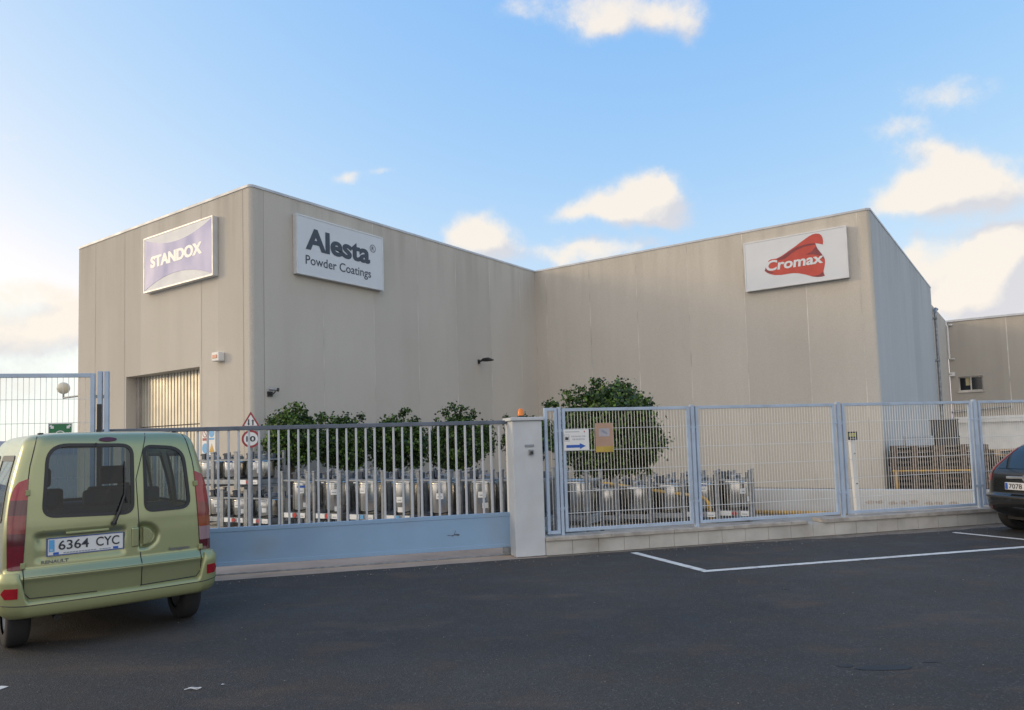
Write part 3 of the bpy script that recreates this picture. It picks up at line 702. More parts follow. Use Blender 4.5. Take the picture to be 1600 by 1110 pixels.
WT = fs(1000, 832, D_WALL)[1]; WT = .255
S_END = 16.0
lw = empty('boundary_wall', fw(S_PIL1 + .003, D_WALL), PHI_F, 'low pale block wall with stone coping under the mesh fence', 'wall')
WL = S_END - S_PIL1; brk = fs(1262, 835, D_WALL)[0] - S_PIL1; brk2 = fs(1288, 835, D_WALL)[0] - S_PIL1
k = MB(); n_ = int(WL / .40)
for i in range(n_):
    for zz in ((0, WT - .055),):
        o_ = .0025 * random.random()
        k.box((i * .40 + .002, -o_, zz[0]), (i * .40 + .3965, .26, zz[1]))
k.build('blockwork', M['block'], lw)
k = MB(); xx = 0
for (x0, x1) in ((0, brk), (brk2, WL)):
    seg = x0
    while seg < x1 - .05:
        e = min(seg + 1.0, x1); k.box((seg, -.028 - .004 * random.random(), WT - .053), (e - .004, .285, WT + (.012 if x0 else 0) - .003 * random.random())); seg = e
k.build('coping', M['coping'], lw, bevel=.006)

DF = D_WALL + .13
def z_at(x, y): return fs(x, y, DF)[1]
ZT, ZB = 2.095, .30
def mesh_panel(parent, s0, s1, z0, z1, pitch=.05, fr=.045, hz=(), wr=.0036):
    k = MB()
    for (a, b) in (((s0, -fr / 2, z0), (s0 + fr, fr / 2, z1)), ((s1 - fr, -fr / 2, z0), (s1, fr / 2, z1)), ((s0 + fr, -fr / 2, z0), (s1 - fr, fr / 2, z0 + fr)), ((s0 + fr, -fr / 2, z1 - fr), (s1 - fr, fr / 2, z1))): k.box(a, b)
    f = k.build('panel', M['fencepaint'], parent, bevel=.003)
    w_ = MB(); n_ = max(1, round((s1 - s0 - 2 * fr) / pitch)); p_ = (s1 - s0 - 2 * fr) / n_
    for i in range(1, n_): x = s0 + fr + i * p_; w_.tube([(x, 0, z0 + fr), (x, 0, z1 - fr)], wr, 5, cap=False)
    for z in hz: w_.tube([(s0 + fr, -.006, z), (s1 - fr, -.006, z)], wr * 1.2, 5, cap=False)
    w_.build('wire_mesh', M['wire'], f)
    return f
fence = empty('mesh_fence', fw(S_PIL1, DF), PHI_F, 'light blue-grey framed wire mesh fence standing on the low wall right of the pillar', 'fence')
HZ = [fs(1000, y, DF)[1] for y in (668, 701, 732, 763, 796)]
def S(x): return fs(x, 720, DF)[0] - S_PIL1
mesh_panel(fence, S(852), S(872), ZB - .02, ZT + .01, hz=())
for (a, b) in ((880, 1079), (1089, 1307), (1319, 1521), (1533, 1772), (1790, 2080)): mesh_panel(fence, S(a), S(b), ZB, ZT, hz=HZ)
def fpost(x, w_=.05, top=ZT + .02):
    k = MB(); s_ = S(x); k.box((s_ - w_ / 2, -.03, WT - .01), (s_ + w_ / 2, .03, top))
    for z in (.62, 1.75): k.box((s_ - .085, -.012, z), (s_ + .085, .012, z + .035))
    k.build('post', M['fencepaint'], fence, bevel=.004)
for x in (875.5, 1084, 1313, 1527, 1781): fpost(x, .045 if x < 900 else .055)

# sliding gate
DG = 10.45
gs0, gs1 = fs(150, 760, DG)[0], fs(801, 760, DG)[0]
GT = 1.945; GPT = .605; GPB = .13
gate = empty('sliding_gate', fw(gs0, DG), PHI_F, 'long blue-grey sliding gate with vertical bars over a solid lower panel', 'gate')
GL = gs1 - gs0
k = MB(); k.box((0, -.025, GPB), (GL, .025, GPT)); k.box((0, -.032, GPT - .05), (GL, .032, GPT + .004)); k.box((0, -.03, GPB - .02), (GL, .03, GPB + .035)); k.build('panel', M['gatepaint'], gate, bevel=.004)
k = MB(); k.box((0, -.03, GT - .055), (GL, .03, GT)); k.build('top_rail', M['railpaint'], gate, bevel=.006)
k = MB(); k.box((GL - .055, -.03, GPT + .005), (GL, .03, GT - .056)); k.build('end_post', M['railpaint'], gate, bevel=.004)
nbar = 42; p_ = (GL - .10) / nbar
bar = MB().box((-.0138, -.0138, GPT + .005), (.0138, .0138, GT - .056)).build('bar', M['barpaint'], gate, bevel=.003)
bar.location = (.05, 0, 0)
for i in range(1, nbar):
    c = bar.copy(); COL.objects.link(c); c.parent = gate; c.location = (.05 + i * p_ + random.uniform(-.004, .004), random.uniform(-.003, .003), 0); c.rotation_euler = (0, random.uniform(-.0035, .0035) * 0, random.uniform(-.05, .05))
for x in (GL - .12, .8):
    wl_ = MB(); wl_.lathe([(.02, -.03), (.06, -.03), (.06, .03), (.02, .03)], 18, (x, 0, .062), axis='Y'); wl_.box((x - .05, -.045, .05), (x + .05, -.032, GPB - .022)); wl_.build('wheel', M['galv'], gate, smooth=True, angle=40)
# the scuffed spot on the gate panel
M['scuff'] = mat('scuff', (.10, .13, .18), .7)
k = MB(); sx, sz = fs(712, 836, DG)
for (dx, dz, w_, h_) in ((-.10, 0, .03, .006), (-.05, -.004, .02, .01), (0, .004, .035, .012), (.03, .0, .02, .016), (-.01, .05, .004, .02), (-.02, .02, .006, .014)):
    pts = [(sx - gs0 + dx + w_ * math.cos(t) * (1 + .4 * mnoise.noise(Vector((t, dx * 50, 0)))), -.0275, sz + dz + h_ * math.sin(t) * (1 + .5 * mnoise.noise(Vector((t * 2, dx * 70, 3))))) for t in (i * math.pi / 6 for i in range(12))]
    k.quad(pts)
k.build('scuff_mark', M['scuff'], gate)
# gate track
k = MB(); k.box((0, -.02, -.004), (GL + .6, .02, .012)); tag(k.build('gate_track', M['galv'], None, fw(gs0 - .3, DG), PHI_F), 'narrow steel running track under the sliding gate', 'track')

# taller fence and guide posts left of the gate, behind the van
DL = 10.30
lf = empty('mesh_fence', fw(0, DL), PHI_F, 'taller wire mesh fence with thin wires behind the green van, left of the gate', 'fence')
zt = fs(80, 584, DL)[1]; sa, sb = fs(148.5, 640, DL)[0], fs(-260, 640, DL)[0]
hz2 = [fs(100, y, DL)[1] for y in (624, 661)] + [1.35, .95, .55]
mesh_panel(lf, sa - 2.6, sa, .25, zt, pitch=.0625, fr=.05, hz=hz2, wr=.0030)
mesh_panel(lf, sa - 5.3, sa - 2.7, .25, zt, pitch=.0625, fr=.05, hz=hz2, wr=.0030)
MB().box((sa - 2.68, -.03, .2), (sa - 2.62, .03, zt + .02)).build('post', M['fencepaint'], lf, bevel=.004)
k = MB(); k.box((0, 0, 0), (5.8, .26, .24)); tag(k.build('boundary_wall', M['block'], None, fw(sa - 5.6, DL - .13), PHI_F), 'low block wall under the tall mesh fence behind the green van', 'wall')
gp = empty('guide_posts', fw(0, DL), PHI_F, 'pair of tall blue-grey guide posts at the left end of the sliding gate', 'posts')
for x, dk in ((156.5, .35), (167, 0)):
    s_ = fs(x, 640, DL)[0]; zt2 = fs(x, 580.5, DL)[1]
    MB().box((s_ - .025, -.03, 0), (s_ + .025, .03, zt2)).build('post', M['fencepaint'], gp, bevel=.004)
s_a, s_b = fs(150, 640, DL)[0], fs(167, 640, DL)[0]; z_ = fs(158, 620, DL)[1]
MB().box((s_a, -.012, z_ - .02), (s_b, .012, z_ + .02)).build('tie_bar', M['galv'], gp)
s_ = fs(156.5, 650, DL)[0]; MB().box((s_ - .026, -.045, .9), (s_ + .026, -.031, fs(156, 632, DL)[1])).build('rubber_buffer', M['black'], gp)
# ------------------------------------------------------------------ signs hung on fence and posts
def flat_sign(name, label, px, d, proud=.0, thick=.006, face=None, cat='sign'):
    c = [fs(x, y, d) for x, y in px]
    x0, x1 = (c[0][0] + c[1][0]) / 2, (c[2][0] + c[3][0]) / 2; z0, z1 = (c[0][1] + c[3][1]) / 2, (c[1][1] + c[2][1]) / 2
    r = empty(name, fw(x0, d, z0), PHI_F, label, cat); W, H_ = x1 - x0, z1 - z0
    MB().box((0, 0, 0), (W, thick, H_)).build('board', face or M['paper'], r, bevel=.002)
    return r, W, H_
DS = DF - .035
r, W, H_ = flat_sign('direction_sign', 'white board with a blue arrow pointing right, wired to the mesh fence beside the pillar', ((881.5, 704.5), (880.5, 671.5), (920, 671), (921, 703.5)), DS)
k = MB(); k.prism([(W * .09, H_ * .13), (W * .62, H_ * .13), (W * .62, H_ * .06), (W * .86, H_ * .20), (W * .62, H_ * .34), (W * .62, H_ * .265), (W * .09, H_ * .265)], -.002, -.0005); k.build('arrow', M['blue'], r)
k = MB(); k.text('POR FAVOR, PASE', W * .30, W * .86, H_ * .62, H_ * .70, -.0015, bold=.01); k.text('POR RECEPCION', W * .34, W * .82, H_ * .49, H_ * .565, -.0015, bold=.01); k.box((W * .06, -.0015, H_ * .875), (W * .62, -.0005, H_ * .90)); k.build('lettering', M['greyink'], r)
k = MB(); e = W * .03
for (a, b) in (((.02, .44), (.22, .455)), ((.02, .745), (.22, .76)), ((.02, .44), (.03, .76)), ((.21, .44), (.22, .76))): k.box((W * a[0], -.0015, H_ * a[1]), (W * b[0], -.0005, H_ * b[1]), 1)
k.prism([(W * .05, H_ * .50), (W * .18, H_ * .50), (W * .19, H_ * .62), (W * .17, H_ * .70), (W * .155, H_ * .63), (W * .12, H_ * .62), (W * .095, H_ * .69), (W * .06, H_ * .63)], -.0015, -.0005, 0)
k.box((W * .80, -.0015, H_ * .85), (W * .84, -.0005, H_ * .92), 2); k.build('pictogram', [M['ink'], M['greyink'], M['red']], r)
M['poster'] = mat('faded_poster', (.43, .28, .20), .7, var=.12, vscale=4)
r, W, H_ = flat_sign('notice_poster', 'faded orange paper poster with a grey picture, hung on the mesh fence', ((931, 707), (929.5, 661.5), (957, 661), (959.5, 706.5)), DS, thick=.003, face=M['poster'], cat='poster')
k = MB(); k.box((W * .20, -.0012, H_ * .54), (W * .80, -.0004, H_ * .82)); k.build('photo_panel', mat('poster_grey', (.40, .38, .42), .7, var=.15, vscale=6), r)
k = MB(); k.box((.004, -.0008, .004), (W - .004, -.0002, H_ * .20)); k.build('yellow_band', mat('poster_yellow', (.50, .36, .07), .7, var=.2, vscale=6), r)
k = MB(); k.prism([(W * .32, H_ * .74), (W * .40, H_ * .77), (W * .60, H_ * .70), (W * .70, H_ * .63), (W * .62, H_ * .61), (W * .45, H_ * .66)], -.002, -.0013); k.build('picture_shape', M['greyink'], r)
# leaning post with the small yellow plate
DPZ = DF + .25
p0, p1 = fs(1341, 806, DPZ), fs(1330, 686, DPZ)
r = empty('sign_post', fw(p0[0], DPZ, 0), PHI_F, 'white leaning post behind the mesh fence topped by a small yellow and black plate', 'sign post')
k = MB(); dxp = p1[0] - p0[0]; hh = p1[1]
k.box((-.04, -.03, 0), (.04, .03, hh)); k.v = [(v[0] + dxp * v[2] / hh, v[1], v[2]) for v in k.v]; k.build('post', M['white'], r, bevel=.004)
k = MB()
for z in (.75, 1.25): k.box((-.005 + dxp * z / hh, -.036, z), (.03 + dxp * z / hh, -.031, z + .022))
k.build('clip', M['galv'], r)
c0, c1 = fs(1325, 688, DPZ - .05), fs(1339, 674.5, DPZ - .05); sx = p0[0]
k = MB(); k.box((c0[0] - sx, -.05, c0[1]), (c1[0] - sx, -.042, c1[1])); pl = k.build('plate', M['ink'], r)
Wp, Hp = c1[0] - c0[0], c1[1] - c0[1]; k = MB(); k.box((c0[0] - sx + Wp * .12, -.052, c0[1] + Hp * .42), (c0[0] - sx + Wp * .86, -.0505, c0[1] + Hp * .80)); k.build('yellow_band', mat('plate_yellow', (.55, .55, .08), .5), r)
k = MB()
for i in range(6): k.box((c0[0] - sx + Wp * (.22 + .095 * i), -.0535, c0[1] + Hp * .54), (c0[0] - sx + Wp * (.28 + .095 * i), -.0525, c0[1] + Hp * .68))
k.box((c0[0] - sx + Wp * .22, -.0535, c0[1] + Hp * .12), (c0[0] - sx + Wp * .75, -.0505, c0[1] + Hp * .24)); k.build('lettering', M['greyink'], r)

# two traffic signs on one post inside the yard
DT = 13.6
(tx, tz), (rx, rz_) = fs(392.5, 643, DT), fs(392, 686, DT)
post = empty('road_sign_post', fw(rx, DT + .06, 0), PHI_F, 'thin grey post carrying the triangular and the round traffic sign', 'post')
MB().tube([(0, 0, 0), (0, 0, tz - .05)], .025, 10).build('pole', M['galv'], post, smooth=True, angle=40)
tl, tr_ = fs(378, 672, DT), fs(408, 671, DT); tw = tr_[0] - tl[0]; th_ = tw * .88
zt_ = tz; r = empty('road_sign', fw(rx, DT, zt_ - th_), PHI_F, 'white triangular road sign with red border and two opposite black arrows', 'road sign')
def rtri(sc, y0, y1):
    cx, cz = 0, th_ / 3; pts = []
    for (ax, az) in ((-tw / 2, 0), (tw / 2, 0), (0, th_)):
        vx, vz = (ax - cx) * sc, (az - cz) * sc; a0 = math.atan2(vz, vx); cxr, czr = cx + vx * .88, cz + vz * .88; rr = math.hypot(vx, vz) * .06
        for t in (-60, -30, 0, 30, 60): pts.append((cxr + rr * 1.0 * math.cos(a0 + R_(t)), czr + rr * math.sin(a0 + R_(t))))
    return pts
MB().prism(rtri(1.0, 0, 0), 0, .008).build('border', M['signred'], r); MB().prism(rtri(.70, 0, 0), -.002, -.0003).build('field', M['white'], r)
k = MB(); hh = th_
def arrow(x, z0, z1, up): 
    w_ = tw * .035; h_ = tw * .10; zs_ = (z0, z1 - h_) if up else (z0 + h_, z1)
    k.prism([(x - w_, zs_[0]), (x + w_, zs_[0]), (x + w_, zs_[1]), (x - w_, zs_[1])], -.004, -.0025)
    k.prism([(x - w_ * 2.3, z1 - h_), (x + w_ * 2.3, z1 - h_), (x, z1)] if up else [(x - w_ * 2.3, z0 + h_), (x + w_ * 2.3, z0 + h_), (x, z0)], -.004, -.0025)
arrow(-tw * .11, th_ * .12, th_ * .50, False); arrow(tw * .11, th_ * .12, th_ * .50, True); k.build('arrows', M['ink'], r)
ra, rb = fs(377.5, 686, DT), fs(406.5, 686, DT); RR = (rb[0] - ra[0]) / 2
r = empty('road_sign', fw(rx, DT, rz_ - RR), PHI_F, 'round white road sign with red ring and the number 10', 'road sign')
def disc(rad, y0, y1): return MB().prism([(rad * math.cos(t * math.pi / 20), RR + rad * math.sin(t * math.pi / 20)) for t in range(40)], y0, y1)
disc(RR, 0, .008).build('ring', M['signred'], r); disc(RR * .76, -.002, -.0003).build('field', M['white'], r)
k = MB(); k.text('10', -RR * .50, RR * .50, RR * .68, RR * 1.32, -.004, bold=.03); k.build('number', M['ink'], r)

# site safety board on the wall by the ribbed door
x0, z0 = wall_px('S', 315.5, 719, .03); x1, z1 = wall_px('S', 336, 668, .03)
r = empty('safety_board', bw(-.03, -x0, z0), PHI_B - math.pi / 2, 'white safety board with four pictograms on the wall between ribbed door and corner', 'sign')
W, H_ = x1 - x0, z1 - z0
MB().box((0, 0, 0), (W, .026, H_)).build('board', M['paper'], r)
def ringp(k, cx, cz, ro, ri_, mi=0, y=-.003):
    n_ = 24
    for i in range(n_):
        a, b = 2 * math.pi * i / n_, 2 * math.pi * (i + 1) / n_
        k.quad([(cx + ro * math.cos(a), y, cz + ro * math.sin(a)), (cx + ro * math.cos(b), y, cz + ro * math.sin(b)), (cx + ri_ * math.cos(b), y, cz + ri_ * math.sin(b)), (cx + ri_ * math.cos(a), y, cz + ri_ * math.sin(a))], mi)
k = MB(); cx = W * .25; ro = W * .20
ringp(k, cx, H_ * .84, ro, ro * .8, 0); k.quad([(cx - ro * .7, -.003, H_ * .84 + ro * .6), (cx - ro * .55, -.003, H_ * .84 + ro * .75), (cx + ro * .7, -.003, H_ * .84 - ro * .6), (cx + ro * .55, -.003, H_ * .84 - ro * .75)], 0)
k.box((W * .06, -.003, H_ * .60), (W * .46, -.001, H_ * .68), 0); ringp(k, W * .75, H_ * .84, ro, 0.001, 1); k.box((W * .56, -.003, H_ * .62), (W * .94, -.001, H_ * .68), 1)
ringp(k, cx, H_ * .36, ro * 1.1, .001, 1); k.box((W * .08, -.003, H_ * .06), (W * .44, -.001, H_ * .14), 1)
k.prism([(W * .56, H_ * .24), (W * .94, H_ * .24), (W * .75, H_ * .52)], -.003, -.001, 2); k.build('pictogram', [M['signred'], M['lightblue'], M['yellow']], r)

# green assembly-point sign behind the van
r, W, H_ = flat_sign('safety_sign', 'green sign with white arrows, half hidden behind the roof of the green van', ((75, 700), (75, 661.5), (113, 661), (113, 699.5)), DL - .04, face=mat('sign_green', (.02, .16, .06), .45))
k = MB(); k.box((0, -.003, H_ - .012), (W, -.0005, H_)); k.box((0, -.003, 0), (.01, -.0005, H_ - .0125)); k.box((W - .01, -.003, 0), (W, -.0005, H_ - .0125))
for sgn in (-1, 1):
    for vert in (-1, 1):
        cx, cz = W / 2 + sgn * W * .34, H_ / 2 + vert * H_ * .34; ux, uz = -sgn * .7071, -vert * .7071; px_, pz_ = -uz, ux; L = W * .11; t = W * .05
        k.prism([(cx - ux * L + px_ * t, cz - uz * L + pz_ * t), (cx + px_ * t, cz + pz_ * t), (cx + px_ * t * 2, cz + pz_ * t * 2), (cx + ux * L, cz + uz * L), (cx - px_ * t * 2, cz - pz_ * t * 2), (cx - px_ * t, cz - pz_ * t), (cx - ux * L - px_ * t, cz - uz * L - pz_ * t)], -.003, -.0005)
ringp(k, W / 2, H_ / 2, W * .22, W * .18); k.build('arrows', M['white'], r)

ZP = 0.0
pdir = Vector((math.sin(R_(113)), math.cos(R_(113)), 0))
# low white wall across the yard, from behind the tanks to the street fence
wA, wC = on_z(1177, 765.2, .49), on_z(1520, 766, .49); wA.z = wC.z = 0
wd = (wC - wA).normalized(); wn_ = Vector((-wd.y, wd.x, 0)); w0 = wA - wd * .9; wlen = (D_WALL + .30 - w0.dot(FG)) / wd.dot(FG)
yw = empty('yard_wall', w0, math.atan2(wd.y, wd.x), 'low plain white wall crossing the yard behind the mesh fence, in front of the pallets', 'wall')
MB().box((0, 0, 0), (wlen, .22, .49)).build('wall', M['lowwall'], yw, bevel=.01)
M['rust_stain'] = mat('rust_stain', (.41, .365, .325), .9, var=.25, vscale=8)
for i, t in enumerate((3.05, 3.22, 3.45, 3.62, 3.80, 4.05, 4.22, 4.45)):
    k = MB(); z0 = .25 + .04 * mnoise.noise(Vector((t * 3, 0, 0))); pts = []
    for j in range(14): a = 2 * math.pi * j / 14; rr = 1 + .6 * mnoise.noise(Vector((math.cos(a) * 2, math.sin(a) * 2, t * 7))); pts.append((t + .075 * rr * math.cos(a), -.003, z0 + .035 * rr * math.sin(a)))
    k.quad(pts); k.build('stain', M['rust_stain'], yw)

# ------------------------------------------------------------------ stainless tanks in steel frames
def tank_kind(w_, dp_, h, zr):
    t = {}
    f = MB(); ps = .055
    for x in (-w_ / 2, w_ / 2 - ps):
        for y in (0, dp_ - ps): f.box((x, y, 0), (x + ps, y + ps, h))
    for z, hh in ((zr, .10), (h - .17, .035)):
        f.box((-w_ / 2 + ps, .008, z), (w_ / 2 - ps, .045, z + hh)); f.box((-w_ / 2 + ps, dp_ - .045, z), (w_ / 2 - ps, dp_ - .008, z + hh))
        f.box((-w_ / 2 + .008, ps, z), (-w_ / 2 + .045, dp_ - ps, z + hh)); f.box((w_ / 2 - .045, ps, z), (w_ / 2 - .008, dp_ - ps, z + hh))
    for x in (-w_ / 2 - .008, w_ / 2 - ps - .008):
        for y in (-.008, dp_ - ps - .008): f.box((x, y, h + .001), (x + ps + .016, y + ps + .016, h + .03))
    for x in (-w_ / 2 + .02, w_ / 2 - .12): f.box((x, .05, zr - .06), (x + .1, dp_ - .05, .0 + zr - .005))
    t['frame'] = (f.mesh('frame', M['galv']), 0)
    R0 = min(w_, dp_) / 2 - .075; c = (0, dp_ / 2, 0); zt, zb = h - .15, zr + .07
    v = MB(); v.lathe([(.001, zb), (R0 * .7, zb + .01), (R0 * .95, zb + .05), (R0, zb + .11), (R0, zt - .10), (R0 * .985, zt - .075), (R0 * .99, zt - .06), (R0 * .93, zt - .02), (R0 * .6, zt + .02), (.001, zt + .035)], 32, c)
    t['vessel'] = (v.mesh('vessel', M['steel'], True), 1)
    l_ = MB(); l_.lathe([(.001, zt + .085), (R0 * .45, zt + .08), (R0 * .50, zt + .06), (R0 * .50, zt + .005)], 24, c); l_.box((-R0 * .55, dp_ / 2 - .015, zt + .09), (R0 * .55, dp_ / 2 + .015, zt + .11)); t['lid'] = (l_.mesh('lid', M['galv'], False), 1)
    va = MB(); x = -w_ * .26; va.box((x - .05, dp_ * .30, zt + .02), (x + .05, dp_ * .30 + .1, zt + .15)); va.tube([(x + .09, dp_ * .34, zt + .04), (x + .09, dp_ * .34, zt + .17)], .025); va.tube([(x - .1, dp_ * .34, zt + .12), (x + .06, dp_ * .34, zt + .12)], .02)
    va.box((w_ * .30, dp_ * .6, zt + .0), (w_ * .30 + .07, dp_ * .6 + .07, zt + .12)); va.lathe([(.001, .0), (.035, 0), (.035, .05), (.001, .05)], 12, (w_ * .12, dp_ * .2, zt + .03)); t['valve'] = (va.mesh('valve', M['valve']), 1)
    return t, R0
def labels_mesh(w_, dp_, h, R0, rnd, base=True, hazard=True, zr=.10):
    k = MB()
    def curved(u0, u1, z0, z1, mi=0):   # a sticker bent round the vessel, u in metres along the girth from the front
        n_ = 5
        for i in range(n_):
            a, b = (u0 + (u1 - u0) * i / n_) / R0, (u0 + (u1 - u0) * (i + 1) / n_) / R0; rr = R0 + .004
            k.quad([(rr * math.sin(a), dp_ / 2 - rr * math.cos(a), z0), (rr * math.sin(b), dp_ / 2 - rr * math.cos(b), z0), (rr * math.sin(b), dp_ / 2 - rr * math.cos(b), z1), (rr * math.sin(a), dp_ / 2 - rr * math.cos(a), z1)], mi)
    if w_ == .68 and not base: return k.mesh('sticker', [M['paper']])
    u = rnd.uniform(-.10, .12); z = h * rnd.uniform(.52, .66); curved(u, u + .13, z, z + .10); curved(u + .02, u + .11, z + .03, z + .05, 3)
    if rnd.random() < .6: u2 = u + rnd.uniform(.02, .2); z2 = h * rnd.uniform(.35, .46); curved(u2, u2 + .10, z2, z2 + .09)
    if rnd.random() < .2: curved(u - .02, u + .15, h * .74, h * .78, 4)
    if base:
        x = -w_ / 2 + .09; k.box((x, -.003, zr + .005), (x + w_ * .30, .004, zr + .095), 0)
        if hazard: k.prism([(x + w_ * .38, zr - .002), (x + w_ * .38 + .052, zr + .05), (x + w_ * .38, zr + .102), (x + w_ * .38 - .052, zr + .05)], -.005, .004, 1)
        else: k.box((x + w_ * .34, -.003, zr + .02), (x + w_ * .45, .004, zr + .09), 2)
        k.box((x + w_ * .55, -.003, zr + .005), (x + w_ * .76, .004, zr + .095), 0); k.box((x + w_ * .58, -.004, zr + .03), (x + w_ * .72, -.0035, zr + .045), 3)
    return k.mesh('sticker', [M['paper'], M['red'], M['lightblue'], M['greyink'], M['blue']])
kinds = {'tall': (.70, .70, 1.15, .28), 'low': (.72, .72, .76, .10), 'mid': (.68, .70, .92, .10)}
KM = {k_: tank_kind(*v) for k_, v in kinds.items()}
rnd = random.Random(11)
def tank(kind, P, rz, label, group, hazard=True, base=True, bare=False, sz=1.0):
    w_, dp_, h, zr = kinds[kind]; parts, R0 = KM[kind]
    r = empty('steel_tank', P, rz, label, 'tank', group)
    r.scale = (1, 1, sz)
    for nm in ('frame', 'vessel') if bare else ('frame', 'vessel', 'lid', 'valve'):
        o = bpy.data.objects.new(nm, parts[nm][0]); COL.objects.link(o)
        if nm == 'lid' or nm == 'valve': o.parent = vo
        else: o.parent = r
        if nm == 'vessel': vo = o
        if nm == 'frame':
            b = o.modifiers.new('bevel', 'BEVEL'); b.width = .004; b.segments = 1; b.limit_method = 'ANGLE'
    if not bare and (kind != 'mid' or base): o = bpy.data.objects.new('sticker', labels_mesh(w_, dp_, h, R0, rnd, base, hazard, zr)); COL.objects.link(o); o.parent = r
    return r
# row behind the gate; it runs from far left to near right
q0, q1 = on_z(484, 738.6, 1.15), on_z(774.5, 736.4, 1.15); q0.z = q1.z = 0
rdir = (q1 - q0).normalized(); RZ = math.atan2(rdir.y, rdir.x); step = (q1 - q0).length / 5
GRP = 'stainless steel tanks in frames in the row behind the gate'
names = ['at the far left end, below the leftmost tree', 'second from the left end of the row', 'third from the left, beneath the gap in the trees', 'in the middle of the row, with two stickers one above the other', 'third from the gate pillar', 'second from the gate pillar', 'nearest the gate pillar, half hidden by the gate end post']
for i in range(7):
    P = q0 + rdir * (step * (i - .5) + .02 * rnd.uniform(-1, 1)); tank('tall', P, RZ, 'tall stainless tank ' + names[i], GRP, hazard=i < 2, base=True)
for i in range(8):
    P = q0 + rdir * (step * (i - .9) + .03 * rnd.uniform(-1, 1)) + Vector((-rdir.y, rdir.x, 0)) * .86
    tank('tall', P, RZ, 'tall stainless tank in the second row, mostly hidden behind the front row at the gate', 'tanks of the second row behind the gate', bare=True, sz=.93)
# two-high stack of low tanks at the left
nrm = Vector((-rdir.y, rdir.x, 0))
GS = 'low stainless tanks stacked two high behind the left part of the gate'
sn = ['right column', 'middle column', 'left column, beside the van']
st0 = on_z(423, 768, .76); st0.z = 0
for i in range(3):
    P = st0 - rdir * (.37 + .76 * i) + nrm * (.04 * i)
    tank('low', P, RZ, f'low stainless tank in the bottom layer of the stack, {sn[i]}', GS, base=i < 2)
    if i < 3:
        P2 = P - rdir * .0 + nrm * .015; P2.z = .795
        P2 = P2 - rdir * .30
        tank('low', P2, RZ + .01, f'low stainless tank in the top layer of the stack, {sn[i]}', GS, base=i == 0)
# row behind the mesh fence
a0, a1 = on_z(888, 823, 0), on_z(1150, 816, 0)
rd2 = (a1 - a0).normalized(); RZ2 = RZ + R_(6)
GM = 'stainless tanks behind the mesh fence right of the pillar'
nm2 = ['at the left end under the dark round tree', 'second from the left, beside the tree trunk', 'third from the left, under the bent yellow rail', 'left of the second fence post', 'just right of the second fence post', 'at the right end of the row, with white stickers']
for i in range(6):
    P = a0 + rd2 * ((a1 - a0).length * i / 5) + Vector((0, .1, 0)); tank('mid', P, RZ2, 'stainless tank ' + nm2[i], GM, base=i >= 4, sz=.86 + .03 * i)
for i in range(6):
    P = a0 + rd2 * ((a1 - a0).length * (i - .3) / 5) + Vector((.1, .95, 0)); tank('mid', P, RZ2, 'stainless tank in the second row, mostly hidden behind the front row at the mesh fence', 'tanks of the second row behind the mesh fence', base=False, bare=True, sz=.80 + .03 * i)
# bent yellow barrier in front of them
p = [on_z(1112, 816, 0), on_z(1111, 800, .16), on_z(1107, 784, .36)]
z_ = lambda x, y, h: on_z(x, y, h)
base = on_z(1112, 816, 0); dirr = (on_z(917, 818, 0) - base).normalized()
def bar_pt(x, y):                         # the rail stands in one vertical plane in front of the tanks
    nb = Vector((-dirr.y, dirr.x, 0)); return on_plane(x, y, base, nb)
path = [base, bar_pt(1111, 803), bar_pt(1108, 787), bar_pt(1101, 779), bar_pt(1088, 775), bar_pt(1040, 769), bar_pt(1000, 763.5), bar_pt(950, 756), bar_pt(917, 753)]
r = empty('bent_rail', base, 0, 'bent yellow steel guard rail sagging in front of the tanks behind the fence', 'guard rail')
MB().tube([q - base for q in path], .032, 10).build('tube', M['yellow'], r, smooth=True)
p2 = bar_pt(918, 753.5); f2 = Vector((p2.x, p2.y, 0)); MB().tube([f2 - base, p2 - base], .032, 10).build('leg', M['yellow'], r, smooth=True)
# yellow tube lying at the foot of the low wall
a_, b_ = wA - wn_ * .10 + Vector((0, 0, .04)), wA + wd * 1.75 - wn_ * .10 + Vector((0, 0, .04))
tag(MB().tube([Vector((0, 0, 0)), b_ - a_], .04, 10).build('yellow_tube', M['yellow'], None, a_, 0, True), 'yellow tube lying along the foot of the low white yard wall', 'tube')

# ------------------------------------------------------------------ pallets on the platform
pm = MB(); PLW, PLD = 1.1, 1.0
for i in range(7): pm.box((-.55, i * .150, .122), (.55, i * .150 + .10, .144))
for x in (-.55, -.06, .43): pm.box((x, 0, .100), (x + .12, PLD, .1215))
for x in (-.55, -.06, .43):
    for y in (0, .43, .86): pm.box((x, y, .022), (x + .12, y + .14, .0995))
for y in (0, .45, .90): pm.box((-.55, y, 0), (.55, y + .10, .0215))
pm.box((-.425, .47, .022), (.425, .50, .0995), 1)  # black board added mid-pallet, so the gaps look as dark as shade
pmesh = pm.mesh('pallet', [M['wood'], M['black']]); pmesh2 = pm.mesh('pallet', [M['woodlight'], M['black']])
GP = 'wooden pallets stacked beside the building'
pa = on_z(1396, 766, ZP); sd_ = pdir; RZP = math.atan2(sd_.y, sd_.x)
nP = Vector((-sd_.y, sd_.x, 0))
lay = ['bottom', 'second', 'third', 'fourth', 'fifth', 'sixth', 'seventh', 'top']
cols = [(0.57, 'left pallet stack', 8), (1.72, 'middle pallet stack', 8), (2.95, 'right pallet stack behind the fence post', 7)]
